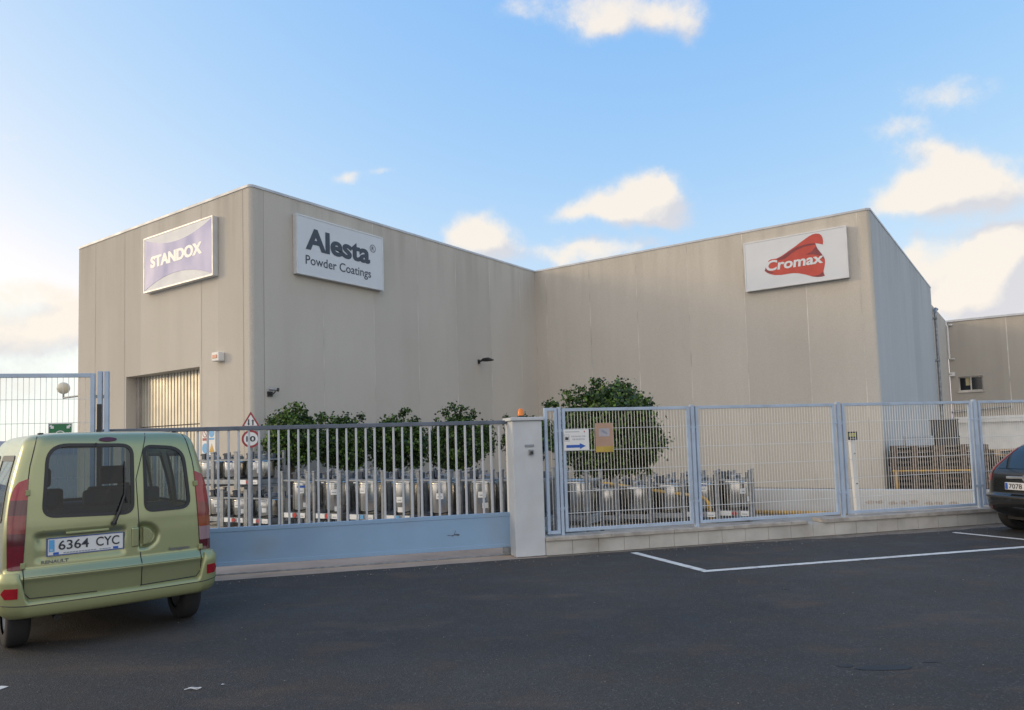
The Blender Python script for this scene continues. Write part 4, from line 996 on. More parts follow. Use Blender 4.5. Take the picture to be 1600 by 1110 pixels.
for (u, nmc, n_) in cols:
    for j in range(n_):
        P = pa + sd_ * (u + rnd.uniform(-.02, .02)) + nP * (.06 + rnd.uniform(-.02, .02)); P.z = ZP + .003 + j * .147
        fresh = (u > 2 and j == n_ - 1)
        o = bpy.data.objects.new('pallet', pmesh2 if fresh else pmesh); COL.objects.link(o); o.location = P; o.rotation_euler = (0, 0, RZP + rnd.uniform(-.025, .025))
        ly = 'top' if j == n_ - 1 else lay[j]
        tag(o, f'{"fresh pale" if fresh else "weathered dark"} wooden pallet, {ly} layer of the {nmc}', 'pallet', GP)
ztop = ZP + 8 * .147 + .003
def on_stack(u, v, z=ztop): q = pa + sd_ * u + nP * v; q.z = z; return q
k = MB()
def tub(k, w_, d_, h_, t=.02):
    k.box((-w_ / 2, 0, 0), (w_ / 2, d_, t)); k.box((-w_ / 2, 0, t), (w_ / 2, t, h_)); k.box((-w_ / 2, d_ - t, t), (w_ / 2, d_, h_)); k.box((-w_ / 2, t, t), (-w_ / 2 + t, d_ - t, h_)); k.box((w_ / 2 - t, t, t), (w_ / 2, d_ - t, h_)); k.box((-w_ / 2 - .015, -.015, h_ - .04), (w_ / 2 + .015, d_ + .015, h_ - .005))
tub(k, .66, .55, .26); tag(k.build('storage_box', M['bin'], None, on_stack(.72, .3), RZP), 'grey-blue storage box on top of the pallet stacks', 'box')
k = MB(); tub(k, .55, .5, .24); tag(k.build('storage_box', M['crate'], None, on_stack(1.40, .32), RZP), 'black crate on the pallet stacks right of the grey-blue box', 'box')
k = MB(); tub(k, .60, .55, .46); 
for i in range(5): k.box((-.24 + i * .11, -.006, .06), (-.18 + i * .11, .0, .38))
tag(k.build('storage_box', M['crate'], None, on_stack(1.36, .28, ztop + .243), RZP), 'tall dark slatted crate topmost of all, above the pallet stacks', 'box')
# yellow barrier frame in front of the pallets
r = empty('yellow_barrier', pa, RZP, 'yellow painted barrier frame standing directly in front of the pallet stacks', 'barrier')
k = MB()
for x in (.05, 2.02): k.box((x, -.12, .002), (x + .07, -.05, .50))
k.build('leg', M['yellow'], r)
k = MB(); k.box((.0, -.11, .502), (2.12, -.05, .545)); k.build('rail', M['yellow'], r, bevel=.004)

# ------------------------------------------------------------------ trees
def tree(name, label, px, d_depth, crown_px, seed, nclump=130, trunk_to=None, sprigs=()):
    """crown_px = (x0, x1, ytop, ybot) image extents of the crown at forward distance d_depth"""
    rn = random.Random(seed); x0, x1, yt, yb = crown_px
    def at(x, y): d = ray(x, y); return EYEP + d * (d_depth / d.y)
    cpt = at((x0 + x1) / 2, (yt + yb) / 2); rx = (at(x1, yb) - at(x0, yb)).length / 2; rz = (at(x0, yt) - at(x0, yb)).length / 2
    base = Vector((cpt.x, cpt.y, 0)); r = empty(name, base, 0, label, 'tree', 'round clipped trees in the yard')
    cz = cpt.z; zb = cz - rz
    k = MB(); lean = rn.uniform(-.05, .05)
    k.tube([(0, 0, 0), (lean, 0, zb * .5), (lean * .6, .02, zb + .15), (0, 0, cz)], [.075, .06, .055, .035], 10)
    for i in range(7):
        a = rn.uniform(0, 6.28); e = Vector((math.cos(a) * rx * .6, math.sin(a) * rx * .6, cz + rn.uniform(-.2, .6) * rz)); k.tube([(0, 0, zb + rn.uniform(.0, .3)), tuple(Vector((0, 0, zb + .2)).lerp(e, .55) + Vector((0, 0, .05))), tuple(e)], [.03, .02, .008], 6)
    k.build('trunk', M['bark'], r, smooth=True)
    vs_, fsx = [], []
    def leaf(c, L, nrm_, up):
        t = nrm_.cross(Vector((rn.uniform(-1, 1), rn.uniform(-1, 1), rn.uniform(-1, 1)))).normalized(); b = nrm_.cross(t); w_ = L * .42; k0 = len(vs_)
        tip = c + t * L; mid = c + t * L * .5 + nrm_ * L * .06
        vs_.extend([tuple(c), tuple(mid + b * w_ - nrm_ * L * .1), tuple(tip), tuple(mid - b * w_ - nrm_ * L * .1)]); fsx.append((k0, k0 + 1, k0 + 2)); fsx.append((k0, k0 + 2, k0 + 3))
    clumps = []
    for i in range(nclump):
        while True:
            q = Vector((rn.uniform(-1, 1), rn.uniform(-1, 1), rn.uniform(-1, 1)))
            if .25 < q.length < 1: break
        q = q.normalized() * (q.length ** .45)
        f = .86 + .34 * mnoise.noise(q * 2.1 + Vector((seed, 0, 0)))
        flat = max(-.88, q.z)
        clumps.append((Vector((q.x * rx * f, q.y * rx * f, cz + flat * rz * (.90 + .12 * mnoise.noise(q * 2.2 + Vector((0, seed, 0)))))), rn.uniform(.13, .24) * (rx / .9) ** .5, rn.randint(60, 100), rn.uniform(-.3, 1)))
    for (sx, sy, sr) in sprigs:
        q = at(sx, sy) - base; clumps.append((Vector((q.x, q.y, q.z)), sr, 60, .8))
    for (c, cr, n_, tone) in clumps:
        for j in range(n_):
            o = Vector((rn.gauss(0, .5), rn.gauss(0, .5), rn.gauss(0, .45))) * cr
            nn_ = (o.normalized() * .6 + Vector((rn.uniform(-1, 1), rn.uniform(-1, 1), rn.uniform(-.3, 1)))).normalized()
            leaf(c + o, rn.uniform(.05, .095), nn_, 1)
    me = bpy.data.meshes.new('crown'); me.from_pydata(vs_, [], fsx); me.materials.append(M['leaf']); o = bpy.data.objects.new('crown', me); COL.objects.link(o); o.parent = r
    return r
tree('round_tree', 'leafy clipped tree at the left end of the row, nearest the building corner', None, 16.4, (410, 505, 645, 729), 1, sprigs=((463, 636, .14), (470, 640, .16), (448, 645, .15), (424, 657, .12), (502, 652, .12), (455, 648, .16)))
tree('round_tree', 'low leafy tree second from the left in the row along the wall', None, 17.4, (496, 580, 655, 734), 2, sprigs=((565, 651, .12), (540, 655, .14), (500, 656, .12), (520, 657, .14)))
tree('round_tree', 'leafy tree third from the left in the row, with one thin top shoot', None, 18.2, (570, 668, 655, 737), 3, sprigs=((633, 643, .10), (628, 649, .14), (610, 656, .14), (650, 658, .12)))
tree('round_tree', 'leafy tree fourth from the left with a bushy top rising over the gate rail', None, 19.0, (664, 768, 650, 735), 4, sprigs=((708, 636, .16), (722, 640, .16), (738, 646, .14), (697, 645, .14), (715, 648, .2), (760, 668, .12), (764, 700, .12)))
tree('round_tree', 'narrow leafy tree half hidden behind the white gate pillar', None, 20.0, (786, 868, 652, 725), 5, nclump=100, sprigs=((862, 630, .12), (868, 634, .10), (855, 633, .10), (790, 655, .1)))
tree('round_tree', 'biggest dark round tree, standing in the wall corner behind the mesh fence', None, 16.2, (868, 1036, 602, 746), 6, nclump=330, sprigs=((931, 597, .12), (935, 602, .16), (960, 604, .2), (975, 603, .14), (905, 610, .14), (886, 615, .12), (890, 625, .14), (1010, 628, .12), (1035, 690, .12), (1015, 738, .08), (1005, 745, .06), (905, 738, .08), (888, 722, .22), (880, 695, .24), (902, 734, .16), (1000, 728, .2), (1022, 700, .2)))

# litter on the asphalt
M['litter'] = mat('litter_white', (.55, .56, .58), .6)
k = MB(); c = on_z(303, 1078); pts = [(0, 0), (.04, .010), (.09, .0), (.11, .016), (.085, .026), (.04, .022), (.015, .024)]
for i in range(len(pts) - 1): k.tube([(pts[i][0], pts[i][1], .008 + .006 * (i % 2)), (pts[i + 1][0], pts[i + 1][1], .008 + .006 * ((i + 1) % 2))], .0035, 5)
tag(k.build('litter', M['litter'], None, c - Vector((.06, .015, 0)), 0), 'thin crumpled white strip of litter on the asphalt in the left foreground', 'litter')
k = MB(); c = on_z(345, 1071); k.quad([(0, 0, .004), (.022, -.004, .007), (.028, .008, .005), (.007, .010, .008)]); tag(k.build('litter', M['litter'], None, c, 0), 'tiny white paper scrap on the asphalt right of the crumpled strip', 'litter')
# ------------------------------------------------------------------ vehicles: a body shell described by level outlines
class Shell:
    def __init__(s, prof, bow=.045, dent=None, rf=.35):
        s.p = prof; s.bow = bow; s.dent = dent; s.rf = rf
    def at(s, z):
        P = s.p
        if z <= P[0][0]: return P[0][1:]
        for i in range(len(P) - 1):
            if P[i][0] <= z <= P[i + 1][0]:
                t = (z - P[i][0]) / (P[i + 1][0] - P[i][0]); a = P[max(i - 1, 0)]; b, c = P[i], P[i + 1]; d = P[min(i + 2, len(P) - 1)]
                out = []
                for j in range(1, 5):
                    m0 = (c[j] - a[j]) / max(1e-6, c[0] - a[0]) * (c[0] - b[0]); m1 = (d[j] - b[j]) / max(1e-6, d[0] - b[0]) * (c[0] - b[0]); dl = c[j] - b[j]
                    if abs(dl) < 1e-9: m0 = m1 = 0
                    else:
                        m0 = max(0, min(3, m0 / dl)) * dl; m1 = max(0, min(3, m1 / dl)) * dl
                    t2, t3 = t * t, t * t * t
                    out.append((2*t3-3*t2+1)*b[j] + (t3-2*t2+t)*m0 + (-2*t3+3*t2)*c[j] + (t3-t2)*m1)
                return tuple(out)
        return P[-1][1:]
    def lens(s, z):
        rv, w, fv, rr = s.at(z); rf = min(s.rf, w * .6); a = w - rr; side = max(.05, (fv - rf) - (rv + rr)); return rv, w, fv, rr, rf, a, side
    def pt(s, sp, z, off=0.0):
        rv, w, fv, rr, rf, a, side = s.lens(z); u = abs(sp); sg = 1 if sp >= 0 else -1
        q1 = rr * math.pi / 2; q2 = rf * math.pi / 2
        if u <= a: x, y = u, rv
        elif u <= a + q1: t = (u - a) / rr; x, y = a + rr * math.sin(t), rv + rr - rr * math.cos(t)
        elif u <= a + q1 + side: x, y = w, rv + rr + (u - a - q1)
        elif u <= a + q1 + side + q2: t = (u - a - q1 - side) / rf; x, y = w - rf + rf * math.cos(t), fv - rf + rf * math.sin(t)
        else: x, y = max(0, w - rf - (u - a - q1 - side - q2)), fv
        y += s.bow * (x / max(w, .1)) ** 2 * math.exp(-max(0, y - rv) / .35)
        if s.dent and u <= a + q1: y += s.dent(sg * x, z)
        P = Vector((sg * x, y, z))
        if off:
            e = .004; A = s.pt(sp + e, z) - s.pt(sp - e, z); B = s.pt(sp, z + e) - s.pt(sp, z - e); n = A.cross(B).normalized(); P = P + n * off
        return P
    def grid(s, zs, nr, nc, ns, nf):
        rows = []
        for z in zs:
            rv, w, fv, rr, rf, a, side = s.lens(z); q1, q2 = rr * math.pi / 2, rf * math.pi / 2; S_ = []
            S_ += [a * i / nr for i in range(nr)]; S_ += [a + q1 * i / nc for i in range(nc)]; S_ += [a + q1 + side * i / ns for i in range(ns)]
            S_ += [a + q1 + side + q2 * i / nf for i in range(nf)]; e = a + q1 + side + q2; S_ += [e + (w - rf) * i / nf for i in range(nf + 1)]
            rows.append([-x for x in S_[:0:-1]] + S_)
        return rows
    def build(s, zs, region, nr=40, nc=8, ns=40, nf=6):
        out = {}; rows = s.grid(zs, nr, nc, ns, nf); pts = [[s.pt(sp, z) for sp in row] for row, z in zip(rows, zs)]
        for i in range(len(zs) - 1):
            for j in range(len(rows[0]) - 1):
                sp = (rows[i][j] + rows[i + 1][j + 1]) / 2; z = (zs[i] + zs[i + 1]) / 2; c = (pts[i][j] + pts[i + 1][j + 1]) / 2
                k = region(sp, z, c)
                if k is None: continue
                mb, idx = out.setdefault(k, (MB(), {}))
                f = []
                for (ii, jj) in ((i, j), (i, j + 1), (i + 1, j + 1), (i + 1, j)):
                    key = (ii, jj)
                    if key not in idx: idx[key] = len(mb.v); mb.v.append(tuple(pts[ii][jj]))
                    f.append(idx[key])
                mb.f.append(tuple(f)); mb.m.append(0)
        mb, idx = out['body']; top = [idx[(len(zs) - 1, j)] for j in range(len(rows[0])) if (len(zs) - 1, j) in idx]; mb.f.append(tuple(top)); mb.m.append(0)
        return {k: v[0] for k, v in out.items()}
    def rows(s, zs, sfun, ns, off, skirt=.012, mats=None):
        k = MB(); G = []
        for z in zs: s0, s1 = sfun(z); G.append([s.pt(s0 + (s1 - s0) * j / ns, z, off) for j in range(ns + 1)])
        base = [[s.pt(sfun(z)[0] + (sfun(z)[1] - sfun(z)[0]) * j / ns, z, off - skirt) for j in range(ns + 1)] for z in zs]
        idx = lambda i, j: i * (ns + 1) + j
        k.v = [tuple(p) for r_ in G for p in r_]; n0 = len(k.v); k.v += [tuple(p) for r_ in base for p in r_]
        for i in range(len(zs) - 1):
            for j in range(ns): k.f.append((idx(i, j), idx(i, j + 1), idx(i + 1, j + 1), idx(i + 1, j))); k.m.append(mats(zs[i], j / ns) if mats else 0)
        for i in range(len(zs) - 1):
            for j in (0, ns): k.f.append((idx(i, j), idx(i + 1, j), n0 + idx(i + 1, j), n0 + idx(i, j))); k.m.append(mats(zs[i], j / ns) if mats else 0)
        for j in range(ns):
            for i in (0, len(zs) - 1): k.f.append((idx(i, j), idx(i, j + 1), n0 + idx(i, j + 1), n0 + idx(i, j))); k.m.append(mats(zs[i], j / ns) if mats else 0)
        return k
    def cols(s, ss_, zfun, nz, off, skirt=.02):
        k = MB(); idx = lambda i, j: i * (nz + 1) + j
        prof = lambda t: off * (1 - .55 * (abs(2 * t - 1) ** 6))
        for sp in ss_:
            z0, z1 = zfun(sp)
            for j in range(nz + 1): k.v.append(tuple(s.pt(sp, z0 + (z1 - z0) * j / nz, prof(j / nz))))
        n0 = len(k.v)
        for sp in ss_:
            z0, z1 = zfun(sp)
            for j in range(nz + 1): k.v.append(tuple(s.pt(sp, z0 + (z1 - z0) * j / nz, off - skirt)))
        for i in range(len(ss_) - 1):
            for j in range(nz): k.f.append((idx(i, j), idx(i + 1, j), idx(i + 1, j + 1), idx(i, j + 1))); k.m.append(0)
            for j in (0, nz): k.f.append((idx(i, j), idx(i + 1, j), n0 + idx(i + 1, j), n0 + idx(i, j))); k.m.append(0)
        for i in (0, len(ss_) - 1):
            for j in range(nz): k.f.append((idx(i, j), idx(i, j + 1), n0 + idx(i, j + 1), n0 + idx(i, j))); k.m.append(0)
        return k
    def seam(s, pts, r=.004, off=.001, n=5):
        d = []
        for a, b in zip(pts, pts[1:]):
            m_ = max(1, int(math.hypot(b[0] - a[0], b[1] - a[1]) / .04))
            d += [(a[0] + (b[0] - a[0]) * i / m_, a[1] + (b[1] - a[1]) * i / m_) for i in range(m_)]
        d.append(pts[-1]); return MB().tube([s.pt(p[0], p[1], off) for p in d], r, n)
    def frame(s, outl, inner, off=.006):
        k = MB(); n = len(outl)
        O = [s.pt(*p, off) for p in outl]; I = [s.pt(*p, off * .7) for p in inner]; B = [s.pt(*p, -.006) for p in outl]; J = [s.pt(*p, -.012) for p in inner]
        k.v = [tuple(p) for L in (B, O, I, J) for p in L]
        for a in range(3):
            for i in range(n): j = (i + 1) % n; k.f.append((a * n + i, a * n + j, (a + 1) * n + j, (a + 1) * n + i)); k.m.append(0)
        return k
def rounded(cs, rads, n=7):
    """rounded polygon through corners cs (s,z), anticlockwise or clockwise"""
    out = []; N = len(cs)
    for i in range(N):
        p, a, b = Vector(cs[i]), Vector(cs[i - 1]), Vector(cs[(i + 1) % N]); r_ = rads[i] if isinstance(rads, (list, tuple)) else rads
        d0, d1 = (a - p).normalized(), (b - p).normalized(); A, B = p + d0 * r_, p + d1 * r_
        for k in range(n + 1): t = k / n; out.append(tuple(A * (1 - t) ** 2 + p * 2 * t * (1 - t) + B * t ** 2))
    res = []
    for i in range(len(out)):
        a, b = Vector(out[i - 1]), Vector(out[i]); m_ = max(1, int((b - a).length / .03))
        res += [tuple(a.lerp(b, (j + 1) / m_)) for j in range(m_)]
    return res
def inset(poly, d):
    c = Vector((sum(p[0] for p in poly) / len(poly), sum(p[1] for p in poly) / len(poly))); N = len(poly); out = []
    ar = sum(poly[i][0] * poly[(i + 1) % N][1] - poly[(i + 1) % N][0] * poly[i][1] for i in range(N)); sg = 1 if ar > 0 else -1
    for i in range(N):
        a, b = Vector(poly[i - 1]), Vector(poly[(i + 1) % N]); t = (b - a).normalized(); nrm_ = Vector((-t.y, t.x)) * sg; out.append(tuple(Vector(poly[i]) + nrm_ * d))
    return out
def inside(poly, x, y):
    r_ = False; N = len(poly)
    for i in range(N):
        (x0, y0), (x1, y1) = poly[i], poly[i - 1]
        if (y0 > y) != (y1 > y) and x < (x1 - x0) * (y - y0) / (y1 - y0) + x0: r_ = not r_
    return r_
def glass_mat(name, tint, fr=.04):
    m_ = bpy.data.materials.new(name); m_.use_nodes = True; n, l = m_.node_tree.nodes, m_.node_tree.links
    tr = n.new('ShaderNodeBsdfTransparent'); tr.inputs[0].default_value = (*tint, 1); gl_ = n.new('ShaderNodeBsdfGlossy'); gl_.inputs['Roughness'].default_value = .03
    lw = n.new('ShaderNodeLayerWeight'); f = n.new('ShaderNodeMath'); f.operation = 'POWER'; l.new(lw.outputs['Facing'], f.inputs[0]); f.inputs[1].default_value = 4.5; ad = n.new('ShaderNodeMath'); ad.operation = 'MULTIPLY_ADD'; ad.inputs[1].default_value = .7; ad.inputs[2].default_value = fr; l.new(f.outputs[0], ad.inputs[0])
    ms = n.new('ShaderNodeMixShader'); l.new(ad.outputs[0], ms.inputs[0]); l.new(tr.outputs[0], ms.inputs[1]); l.new(gl_.outputs[0], ms.inputs[2]); l.new(ms.outputs[0], n['Material Output'].inputs[0]); return m_
M['glass'] = glass_mat('car_glass', (.43, .51, .55), .04); M['lensred'] = mat('lens_red', (.30, .010, .018), .12, coat=.5, var=.15, vscale=14); M['lensdark'] = mat('lens_dark_red', (.075, .010, .016), .12, coat=.5); M['lensamber'] = mat('lens_amber', (.26, .06, .02), .12, coat=.5); M['lensclear'] = mat('lens_clear', (.30, .20, .22), .12, coat=.5)
M['vanpaint'] = mat('van_paint', (.315, .34, .185), .34, .62, var=.05, vscale=1.2, coat=.55, dirt=(.26, .25, .14), dscale=2.2, damount=.35)
M['vantrim'] = mat('van_trim_paint', (.31, .33, .165), .42, .35, var=.05, vscale=2, coat=.2, dirt=(.24, .22, .14), dscale=3, damount=.4)
M['cloth'] = mat('seat_cloth', (.06, .065, .07), .9); M['chrome'] = mat('badge_metal', (.25, .26, .26), .3, .8); M['plate'] = mat('plate_white', (.66, .66, .66), .4)
def wheel(parent, x, y, r_, w_):
    sg = 1 if x > 0 else -1; e = bpy.data.objects.new('wheel', None); COL.objects.link(e); e.parent = parent; e.location = (x, y, r_)
    k = MB(); hw = w_ / 2; k.lathe([(r_ * .62, -hw), (r_ * .90, -hw), (r_ * .975, -hw * .85), (r_, -hw * .6), (r_, hw * .6), (r_ * .975, hw * .85), (r_ * .90, hw), (r_ * .62, hw)], 40, axis='X'); k.build('tyre', M['rubber'], e, smooth=True, angle=50)
    k = MB(); f = sg * hw * .55; k.lathe([(r_ * .62, -hw * .8), (r_ * .62, hw * .8)], 32, axis='X'); k.lathe([(r_ * .62, f * 1.3), (r_ * .5, f), (r_ * .2, f * 1.2), (.001, f * 1.3)], 32, axis='X'); k.build('rim', M['galv'], e, smooth=True, angle=40)

# ---- the green van
VO, VTH = Vector((-3.486, 6.525, 0)), -0.712
van = empty('parked_van', VO, -VTH, 'light metallic green small van with twin rear doors at the left edge', 'van')
VH, VR = Vector((math.sin(VTH), math.cos(VTH), 0)), Vector((math.cos(VTH), -math.sin(VTH), 0))
def sm(x, a, b): t = max(0, min(1, (x - a) / (b - a))); return t * t * (3 - 2 * t)
def vdent(x, z):
    rect = sm(x, -.64, -.57) * (1 - sm(x, .02, .07)) * sm(z, .735, .785) * (1 - sm(z, .955, .995))
    dx, dz = x - .205, z - .885; el = (dx / .135) ** 2 + (dz / .118) ** 2; cup = (1 - sm(el, .55, 1.05)) * (1 if x > .175 else 0)
    top = sm(z, .84, .95) * .5 + .5
    return .030 * rect * top + .040 * cup
vprof = [(.30,.075,.79,3.86,.10),(.36,.03,.815,3.93,.11),(.45,.022,.83,3.95,.12),(.60,.012,.835,3.96,.12),(.625,.004,.835,3.95,.12),(.640,.004,.835,3.945,.12),(.705,.048,.835,3.93,.12),(.73,.05,.835,3.92,.12),
         (.92,.055,.835,3.80,.12),(1.0,.058,.832,3.62,.12),(1.06,.060,.828,3.25,.12),(1.12,.064,.822,2.98,.12),(1.35,.082,.79,2.68,.12),(1.55,.108,.745,2.42,.12),(1.68,.130,.712,2.26,.12),(1.75,.150,.688,2.10,.13),(1.795,.18,.655,1.98,.14),(1.82,.225,.60,1.86,.16),(1.835,.31,.50,1.72,.20),(1.842,.45,.36,1.5,.2)]
vs_ = Shell(vprof, .045, vdent)
def vpx(zx, zy):                            # from an enlargement of the photograph to (s, z) on the rear face
    x, y = zx * .4505, 560 + zy * .4505; v = .05; u = z = 0
    for _ in range(4):
        p = on_plane(x, y, VO + VH * v, VH) - VO; u, z = p.dot(VR), p.z; v = vs_.at(z)[0] + .045 * (u / .8) ** 2
    return u, z
wL = rounded([vpx(160, 296), vpx(462, 296), vpx(466, 541), vpx(143, 556)], [.17, .11, .10, .11]); wR = rounded([vpx(492, 299), vpx(636, 306), vpx(663, 520), vpx(500, 536)], [.09, .15, .11, .09])
hL, hR = inset(wL, .010), inset(wR, .010)
SIDEW = ((.36, 1.22), (1.38, 2.12), (2.20, 2.75))
def vreg(sp, z, c):
    if abs(sp) < .72 and c.y < .3:
        if inside(hL, sp, z) or inside(hR, sp, z): return None
    elif 1.10 < z < 1.62 and c.y < 2.9 and abs(c.x) > .6:  # door and quarter windows
        sl = (z - 1.1) * .35
        for (a, b) in SIDEW:
            if a + sl * .25 < c.y < b - (sl if b > 2 else 0): return ('side_glass', c.x > 0, a)
    elif c.y > 2.1 and abs(c.x) < .66 and 1.12 < z < 1.70: return 'windscreen'
    if abs(c.x) > .74:
        for yc in (.56, 3.12):
            if (c.y - yc) ** 2 + (z - .29) ** 2 < .345 ** 2: return None
    return 'body'
zl = [.30 + .02 * i for i in range(16)] + [.61 + .0125 * i for i in range(11)] + [.75 + .0165 * i for i in range(63)] + [1.80, 1.81, 1.82, 1.828, 1.835, 1.842]
zl = sorted(set(round(z, 4) for z in zl if z <= 1.842))
parts = vs_.build(zl, vreg, nr=52, nc=10, ns=70, nf=8)
for kk, mb in parts.items():
    if isinstance(kk, tuple): mb.build('side_window', M['glass'], van, smooth=True)
vb = parts['body'].build('body', M['vanpaint'], van, smooth=True, angle=70)
parts['windscreen'].build('windscreen', M['glass'], van, smooth=True)
for outl, hole in ((wL, hL), (wR, hR)):
    e = vs_.frame(outl, inset(outl, .028), .007).build('window_seal', M['black'], van, smooth=True, angle=40)
    k = MB(); k.quad([vs_.pt(*p, -.004) for p in inset(outl, .024)]); k.build('rear_window', M['glass'], van)
for sg in (-1, 1):     # seals of the side windows
    for (a, b) in SIDEW[:2]:
        def sv(v, z): rv, w, fv, rr, rf, a_, sd2 = vs_.lens(z); return sg * (a_ + rr * math.pi / 2 + v - rv - rr)
        q = [(a - .03, 1.075), (b + .03, 1.075), (b + .0, 1.645), (a + .05, 1.645)]
        o = rounded(q, .05); i_ = inset(o, .05)
        k = vs_.frame([(sv(*p), p[1]) for p in o], [(sv(*p), p[1]) for p in i_], .006); k.build('window_seal', M['black'], van, smooth=True, angle=40)
# bumper with raised corners
def bz_(sp): u = abs(sp); return .325, .450 + .225 * sm(u, .675, .735) - .02 * sm(u, 1.0, 1.2)
ssb = [-1.15 + .02 * i for i in range(116)]
vs_.cols(ssb, bz_, 10, .045, .05).build('bumper', M['vantrim'], van, smooth=True, angle=60)
k = vs_.seam([(-.98, .452), (-.70, .418), (.70, .418), (.98, .452)], .004, .0455); k.build('bumper_groove', M['black'], van)
# door seams and gaps
s0 = vpx(470, 250)[0]; seam_c = [(s0 + .02, 1.815), (.150, 1.40), (.172, .935), (.181, .74), (.184, .655), (.180, .455)]
vs_.seam(seam_c, .0042, .001).build('door_gap', M['black'], van)
for sg in (-1, 1):
    d = [(sg * .60, 1.80), (sg * .655, 1.55), (sg * .668, 1.44), (sg * .706, .72), (sg * .700, .52), (sg * .66, .468), (sg * .17, .458)]
    vs_.seam(d, .0045, .001).build('door_gap', M['black'], van)
vs_.seam([(-.70, .705), (.70, .705)], .0018, .0005).build('door_crease', M['vantrim'], van); vs_.seam([(-.70, .640), (.70, .640)], .0022, .0005).build('door_crease', M['cloth'], van)
# tail lights wrapping the corners
def lz(sg):
    def f(z):
        t = (z - .70) / .745; inn = .708 + (.665 - .708) * t; outw = inn + (.105 + .055 * t) * math.sqrt(max(0, 1 - t ** 5)); return (sg * inn, sg * max(outw, inn + .006))
    return f
zsl = [.70 + .745 * i / 30 for i in range(31)]
bandsL = [(.0, .30, 1), (.30, .42, 0), (.42, .60, 2), (.60, .68, 1), (.68, .80, 1), (.80, 1.01, 0)]
def lm(bands): return lambda z, u: next((m_ for a, b, m_ in bands if a <= (z - .70) / .745 < b), 0)
LM = [M['lensred'], M['lensdark'], mat('lens_mid_red', (.20, .022, .020), .12, coat=.5, var=.2, vscale=20), mat('lens_crimson', (.14, .010, .022), .12, coat=.5, var=.2, vscale=20), M['lensclear']]
vs_.rows(zsl, lz(-1), 10, .012, .03, lm([(.0, .24, 3), (.24, .40, 1), (.40, .58, 2), (.58, .76, 1), (.76, 1.01, 0)])).build('taillight', LM, van, smooth=True, angle=50); LM[3] = M['lensamber']
vs_.rows(zsl, lz(1), 10, .012, .03, lm([(.0, .12, 1), (.12, .27, 4), (.27, .42, 3), (.42, .60, 2), (.60, 1.01, 0)])).build('taillight', LM, van, smooth=True, angle=50)
for sg in (-1, 1):
    vs_.rows([.485 + .085 * i / 6 for i in range(7)], lambda z: (sg * .735, sg * (.835 - .03 * abs(z - .53) / .045)), 5, .050, .02).build('reflector', M['lensred'], van, smooth=True, angle=50)
    for z, u in ((1.33, .672), (.735, .706)):
        p = vs_.pt(sg * u, z, .012); MB().box((p.x - .017, p.y - .012, p.z - .024), (p.x + .017, p.y + .02, p.z + .024)).build('hinge', M['vantrim'], van, bevel=.005)
# high brake lamp, washer jet, plate lamp bar, handle
zs_ = 1.762; k = vs_.rows([zs_ - .018 + .036 * i / 6 for i in range(7)], lambda z: (-.066 - .072 * math.sqrt(max(.05, 1 - ((z - zs_) / .0185) ** 2)), -.066 + .072 * math.sqrt(max(.05, 1 - ((z - zs_) / .0185) ** 2))), 8, .010, .02); k.build('brake_lamp', M['lensdark'], van, smooth=True, angle=50)
u, z = vpx(332, 297); p = vs_.pt(u, z, 0); MB().tube([p, p + Vector((0, -.018, 0))], .010, 8).build('washer_jet', M['black'], van)
(u0, z0), (u1, z1) = vpx(228, 607), vpx(380, 597); p = vs_.pt((u0 + u1) / 2, .975, 0); MB().box((u0, .055, .962), (u1, .088, .985)).build('plate_lamp', M['vantrim'], van, bevel=.008)
MB().box((.104, .044, .795), (.168, .10, .972)).build('door_handle', M['vanpaint'], van, bevel=.014)
k = MB(); pts = [(.205 + .082 * math.cos(t), .885 + .078 * math.sin(t)) for t in (i * 2 * math.pi / 28 for i in range(28))]; k.prism([p for p in pts if p[0] > .187], .058, .10); k.build('door_handle', M['vanpaint'], van, bevel=.006)
MB().tube([(.135, .062, .93), (.135, .05, .93)], .014, 12).build('lock', M['chrome'], van)
# wiper
w0, w1, w2 = vpx(393, 572), vpx(432, 470), vpx(430, 358); w3 = vpx(440, 500)
k = MB(); k.tube([vs_.pt(*w0, .005), vs_.pt(*w0, .035)], .022, 12); k.tube([vs_.pt(*w0, .03), vs_.pt(*vpx(412, 530), .035), vs_.pt(*w1, .03)], [.016, .013, .008], 6); k.tube([vs_.pt(*w3, .016), vs_.pt(*w1, .02), vs_.pt(*w2, .014)], .007, 5); k.build('wiper', M['black'], van)
# number plate
(u0, zt), (u1, _) = vpx(164, 626), vpx(427, 604); zb = vpx(427, 658)[1]; zt = vpx(427, 604)[1]
pe = bpy.data.objects.new('number_plate', None); COL.objects.link(pe); pe.parent = van; py = .052
MB().box((u0, py, zb), (u1, py + .03, zt)).build('backing', M['plate'], pe, bevel=.004)
Wd, Hh = u1 - u0, zt - zb; zz = zb + Hh * .22
k = MB(); k.box((u0 + Wd * .015, py - .002, zz), (u0 + Wd * .085, py - .0005, zt - Hh * .06), 1); k.box((u0 + Wd * .07, py - .002, zb + Hh * .03), (u0 + Wd * .14, py - .0005, zb + Hh * .17), 2); k.box((u0 + Wd * .86, py - .002, zb + Hh * .03), (u0 + Wd * .93, py - .0005, zb + Hh * .17), 2)
k.text('6364', u0 + Wd * .135, u0 + Wd * .53, zz + Hh * .07, zt - Hh * .13, py - .003, bold=.012); k.text('CYC', u0 + Wd * .625, u0 + Wd * .945, zz + Hh * .07, zt - Hh * .13, py - .003, bold=.012)
for i in range(16):
    if i != 11: k.box((u0 + Wd * (.20 + .0395 * i), py - .002, zb + Hh * .07), (u0 + Wd * (.2325 + .0395 * i), py - .0005, zb + Hh * .13), 3)
